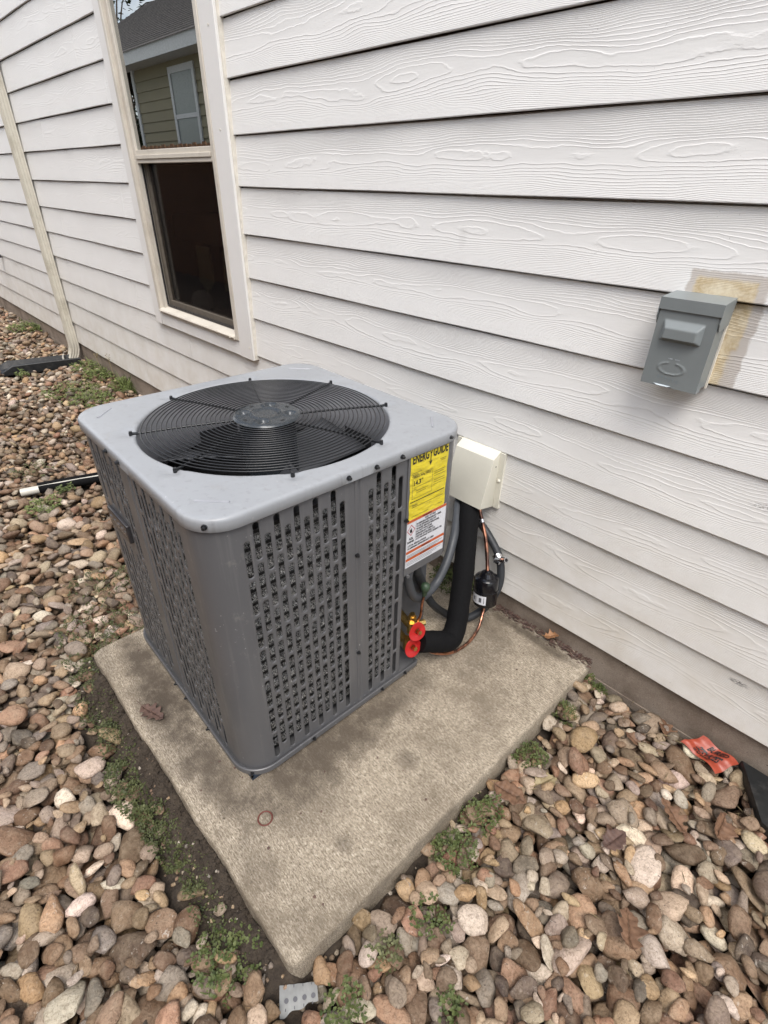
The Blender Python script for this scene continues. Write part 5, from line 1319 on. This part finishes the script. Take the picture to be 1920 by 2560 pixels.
dead(12.7, -1.15, gzt(12.7, -1.15) + .04, .42, .4, 'dead2', 'small dark leaf between stones below the flag', 3, .3)
dead(13.55, -1.2, gzt(13.55, -1.2) + .04, .55, 1.7, 'dead', 'narrow folded brown leaf left of the black box', 1, .6, (.5, 0), .1)
dead(12.05, -.75, gzt(12.05, -.75) + .03, .34, 2.9, 'dead', 'little brown leaf fragment between flag and pad corner', 2, .5)
# leaf litter along the joint of pad and foundation
V, F = [], []
for _ in range(420):
    x = 8.6 + 2.2 * rnd.random() ** .9; y = .06 - abs(rnd.gauss(0, .09)); an = rnd.uniform(-.5, .5) + (0 if rnd.random() < .6 else 1.4); d = Vector((math.cos(an), math.sin(an), rnd.uniform(-.05, .3))).normalized()
    l = rnd.uniform(.03, .13); leaflet(V, F, Vector((x, y, -.47 + rnd.random() * .03)), d, Vector((0, 0, 1)), l, l * rnd.uniform(.12, .4))
mesh_obj('leaf_litter', V, F, 'dead2', None, kind='stuff', label='dark leaf litter caught between pad and foundation')
V, F = [], []
for _ in range(110):
    x = rnd.uniform(10.9, 14); y = rnd.uniform(-1.0, .0) if rnd.random() < .6 else rnd.uniform(-5, 0); an = rnd.uniform(0, 6.3); d = Vector((math.cos(an), math.sin(an), rnd.uniform(-.1, .1))).normalized()
    l = rnd.uniform(.05, .2); leaflet(V, F, Vector((x, y, ground_z(x, y) + .012)), d, Vector((0, 0, 1)), l, l * .06)
mesh_obj('dry_grass', V, F, 'straw', None, kind='stuff', label='dry grass bits scattered over the stones')

# ================================================================ NEIGHBOURING LOT (seen mirrored in the window)
nh = thing('neighbour_house', (-40, -28, -1), 'olive lap-sided neighbouring house with grey hip roof, mirrored in the window', 'house')
NYW = -27.0; NX0 = -68.7
g = G(); g.box(NX0, 30, NYW - 12, NYW - .2, -1.2, 18.4); g.obj('wall', 'neigh', nh)
def nboard(x0, x1, z, gg):
    gg.add([(x0, NYW - .12, z + 1.05), (x1, NYW - .12, z + 1.05), (x1, NYW, z), (x0, NYW, z), (x0, NYW - .2, z), (x1, NYW - .2, z)], [(0, 3, 2, 1), (3, 4, 5, 2)])
for k in range(-1, 18):
    g = G(); nboard(NX0 + .6, 30, float(k), g); g.obj('siding_board', 'neigh', nh)
g = G(); g.box(NX0, NX0 + .6, NYW - .3, NYW + .1, -1.2, 18.4); g.obj('corner_board', 'neightrim', nh)
for (a, b) in ((-58.1, -53.1), (-30, -22), (0, 6)):
    w_ = bpy.data.objects.new('window', None); COL.objects.link(w_); w_.parent = nh; place(w_, Vector(((a + b) / 2, NYW, 13)) * S, nh)
    g = G(); g.box(a - .5, a, NYW - .05, NYW + .14, 8, 17.6); g.box(b, b + .5, NYW - .05, NYW + .14, 8, 17.6); g.box(a, b, NYW - .05, NYW + .14, 17.0, 17.6); g.box(a, b, NYW - .05, NYW + .12, 12.95, 13.35); g.box(a, b, NYW - .05, NYW + .14, 8, 8.5); g.obj('frame', 'neightrim', w_)
    g = G(); g.box(a, b, NYW - .04, NYW + .03, 8.5, 12.95); g.box(a, b, NYW - .04, NYW + .06, 13.35, 17.0); g.obj('pane', 'darkglass', w_)
g = G(); g.box(NX0 - 30, 34, -24.75, -24.5, 18.0, 19.15); g.obj('fascia', 'neightrim', nh)
g = G(); g.box(NX0 - 30, 34, -27.2, -24.75, 18.2, 18.3); g.obj('soffit', 'neightrim', nh)
g = G(); e0, e1 = (NX0 - 31, -24.3, 19.1), (35, -24.3, 19.1); r0, r1 = (NX0 - 17, -38, 28.3), (21, -38, 28.3); b0, b1 = (NX0 - 31, -52, 19.1), (35, -52, 19.1)
g.add([e0, e1, r1, r0, b0, b1], [(0, 1, 2, 3), (0, 3, 4), (3, 2, 5, 4), (1, 5, 2)]); g.obj('roof', 'shingle', nh)
g = G(); 
for k in range(1, 26):
    tt = k / 26; y_ = -24.3 - 13.7 * tt; z_ = 19.1 + 9.2 * tt; g.box(NX0 - 31 + 14 * tt, 35 - 14 * tt, y_ - .03, y_ + .03, z_ - .02, z_ + .055)
g.obj('shingle_course', 'shingle', nh, kind='stuff')
fe = thing('picket_fence', (-20, -18, -1), 'reddish-brown wooden privacy fence between the two houses', 'fence')
pm = None
for k in range(128):
    x = -82 + .86 * k
    if pm is None:
        g = G(); g.prism([(-.41, 0), (.41, 0), (.41, 10.6), (.25, 10.85), (-.25, 10.85), (-.41, 10.6)], -.05, .05, 'y'); o = g.obj('picket', 'fence', fe); pm = o; c = WO[o.name]
    else: o = pm.copy(); COL.objects.link(o)
    o.location = Vector((x, -18, 4.3 + .06 * math.sin(k * 2.7))) * S - WO[fe.name]
for z in (0, 4.5, 9):
    g = G(); g.box(-82, 28, -18.3, -18.06, z, z + .5); g.obj('rail', 'fence', fe)
def tree(x, y, h, r, label, n=2600, trunk=.8, leaf=.8, low=.25):
    root = thing('tree', (x, y, -1.2), label, 'tree', 'trees beyond the neighbouring house'); g = G()
    g.tube([(x, y, -1.2), (x + .5, y, h * .35), (x - .4, y + .3, h * .7), (x, y, h * .95)], trunk, n=10, rf=lambda q: 1 - .8 * q)
    cl_ = []
    for k in range(16):
        a = rnd.uniform(0, 2 * PI); z = h * rnd.uniform(.35, .95); e = Vector((x + math.cos(a) * r * rnd.uniform(.3, .9), y + math.sin(a) * r * rnd.uniform(.3, .9), z + r * .25)); cl_.append(e)
        g.tube([(x, y, z - h * .12), tuple((Vector((x, y, z)) + e) / 2), tuple(e)], trunk * .25, n=5, sub=3, rf=lambda q: 1 - .7 * q)
    g.obj('trunk', 'bark', root, smooth=True)
    V, F = [], []
    for _ in range(n):
        c = rnd.choice(cl_); p = c + Vector((rnd.gauss(0, 1), rnd.gauss(0, 1), rnd.gauss(0, .8))) * r * .26; an = rnd.uniform(0, 6.3); d = Vector((math.cos(an), math.sin(an), rnd.uniform(-.6, .4))).normalized()
        leaflet(V, F, p, d, Vector((rnd.uniform(-.5, .5), rnd.uniform(-.5, .5), 1)).normalized(), leaf * rnd.uniform(.5, 1.2), leaf * .6)
    mesh_obj('crown', V, F, 'treeleaf', root, kind='stuff')
tree(-116, -46, 42, 13, 'tall dark tree above the roof corner in the window reflection', 700, .7, 1.1)
tree(-92, -30.5, 17, 7, 'shady low tree beyond the neighbouring house corner', 3000, .6, .8)
tree(-104, -36, 22, 9, 'bushy green tree farthest left in the window reflection', 3000, .6, .9)
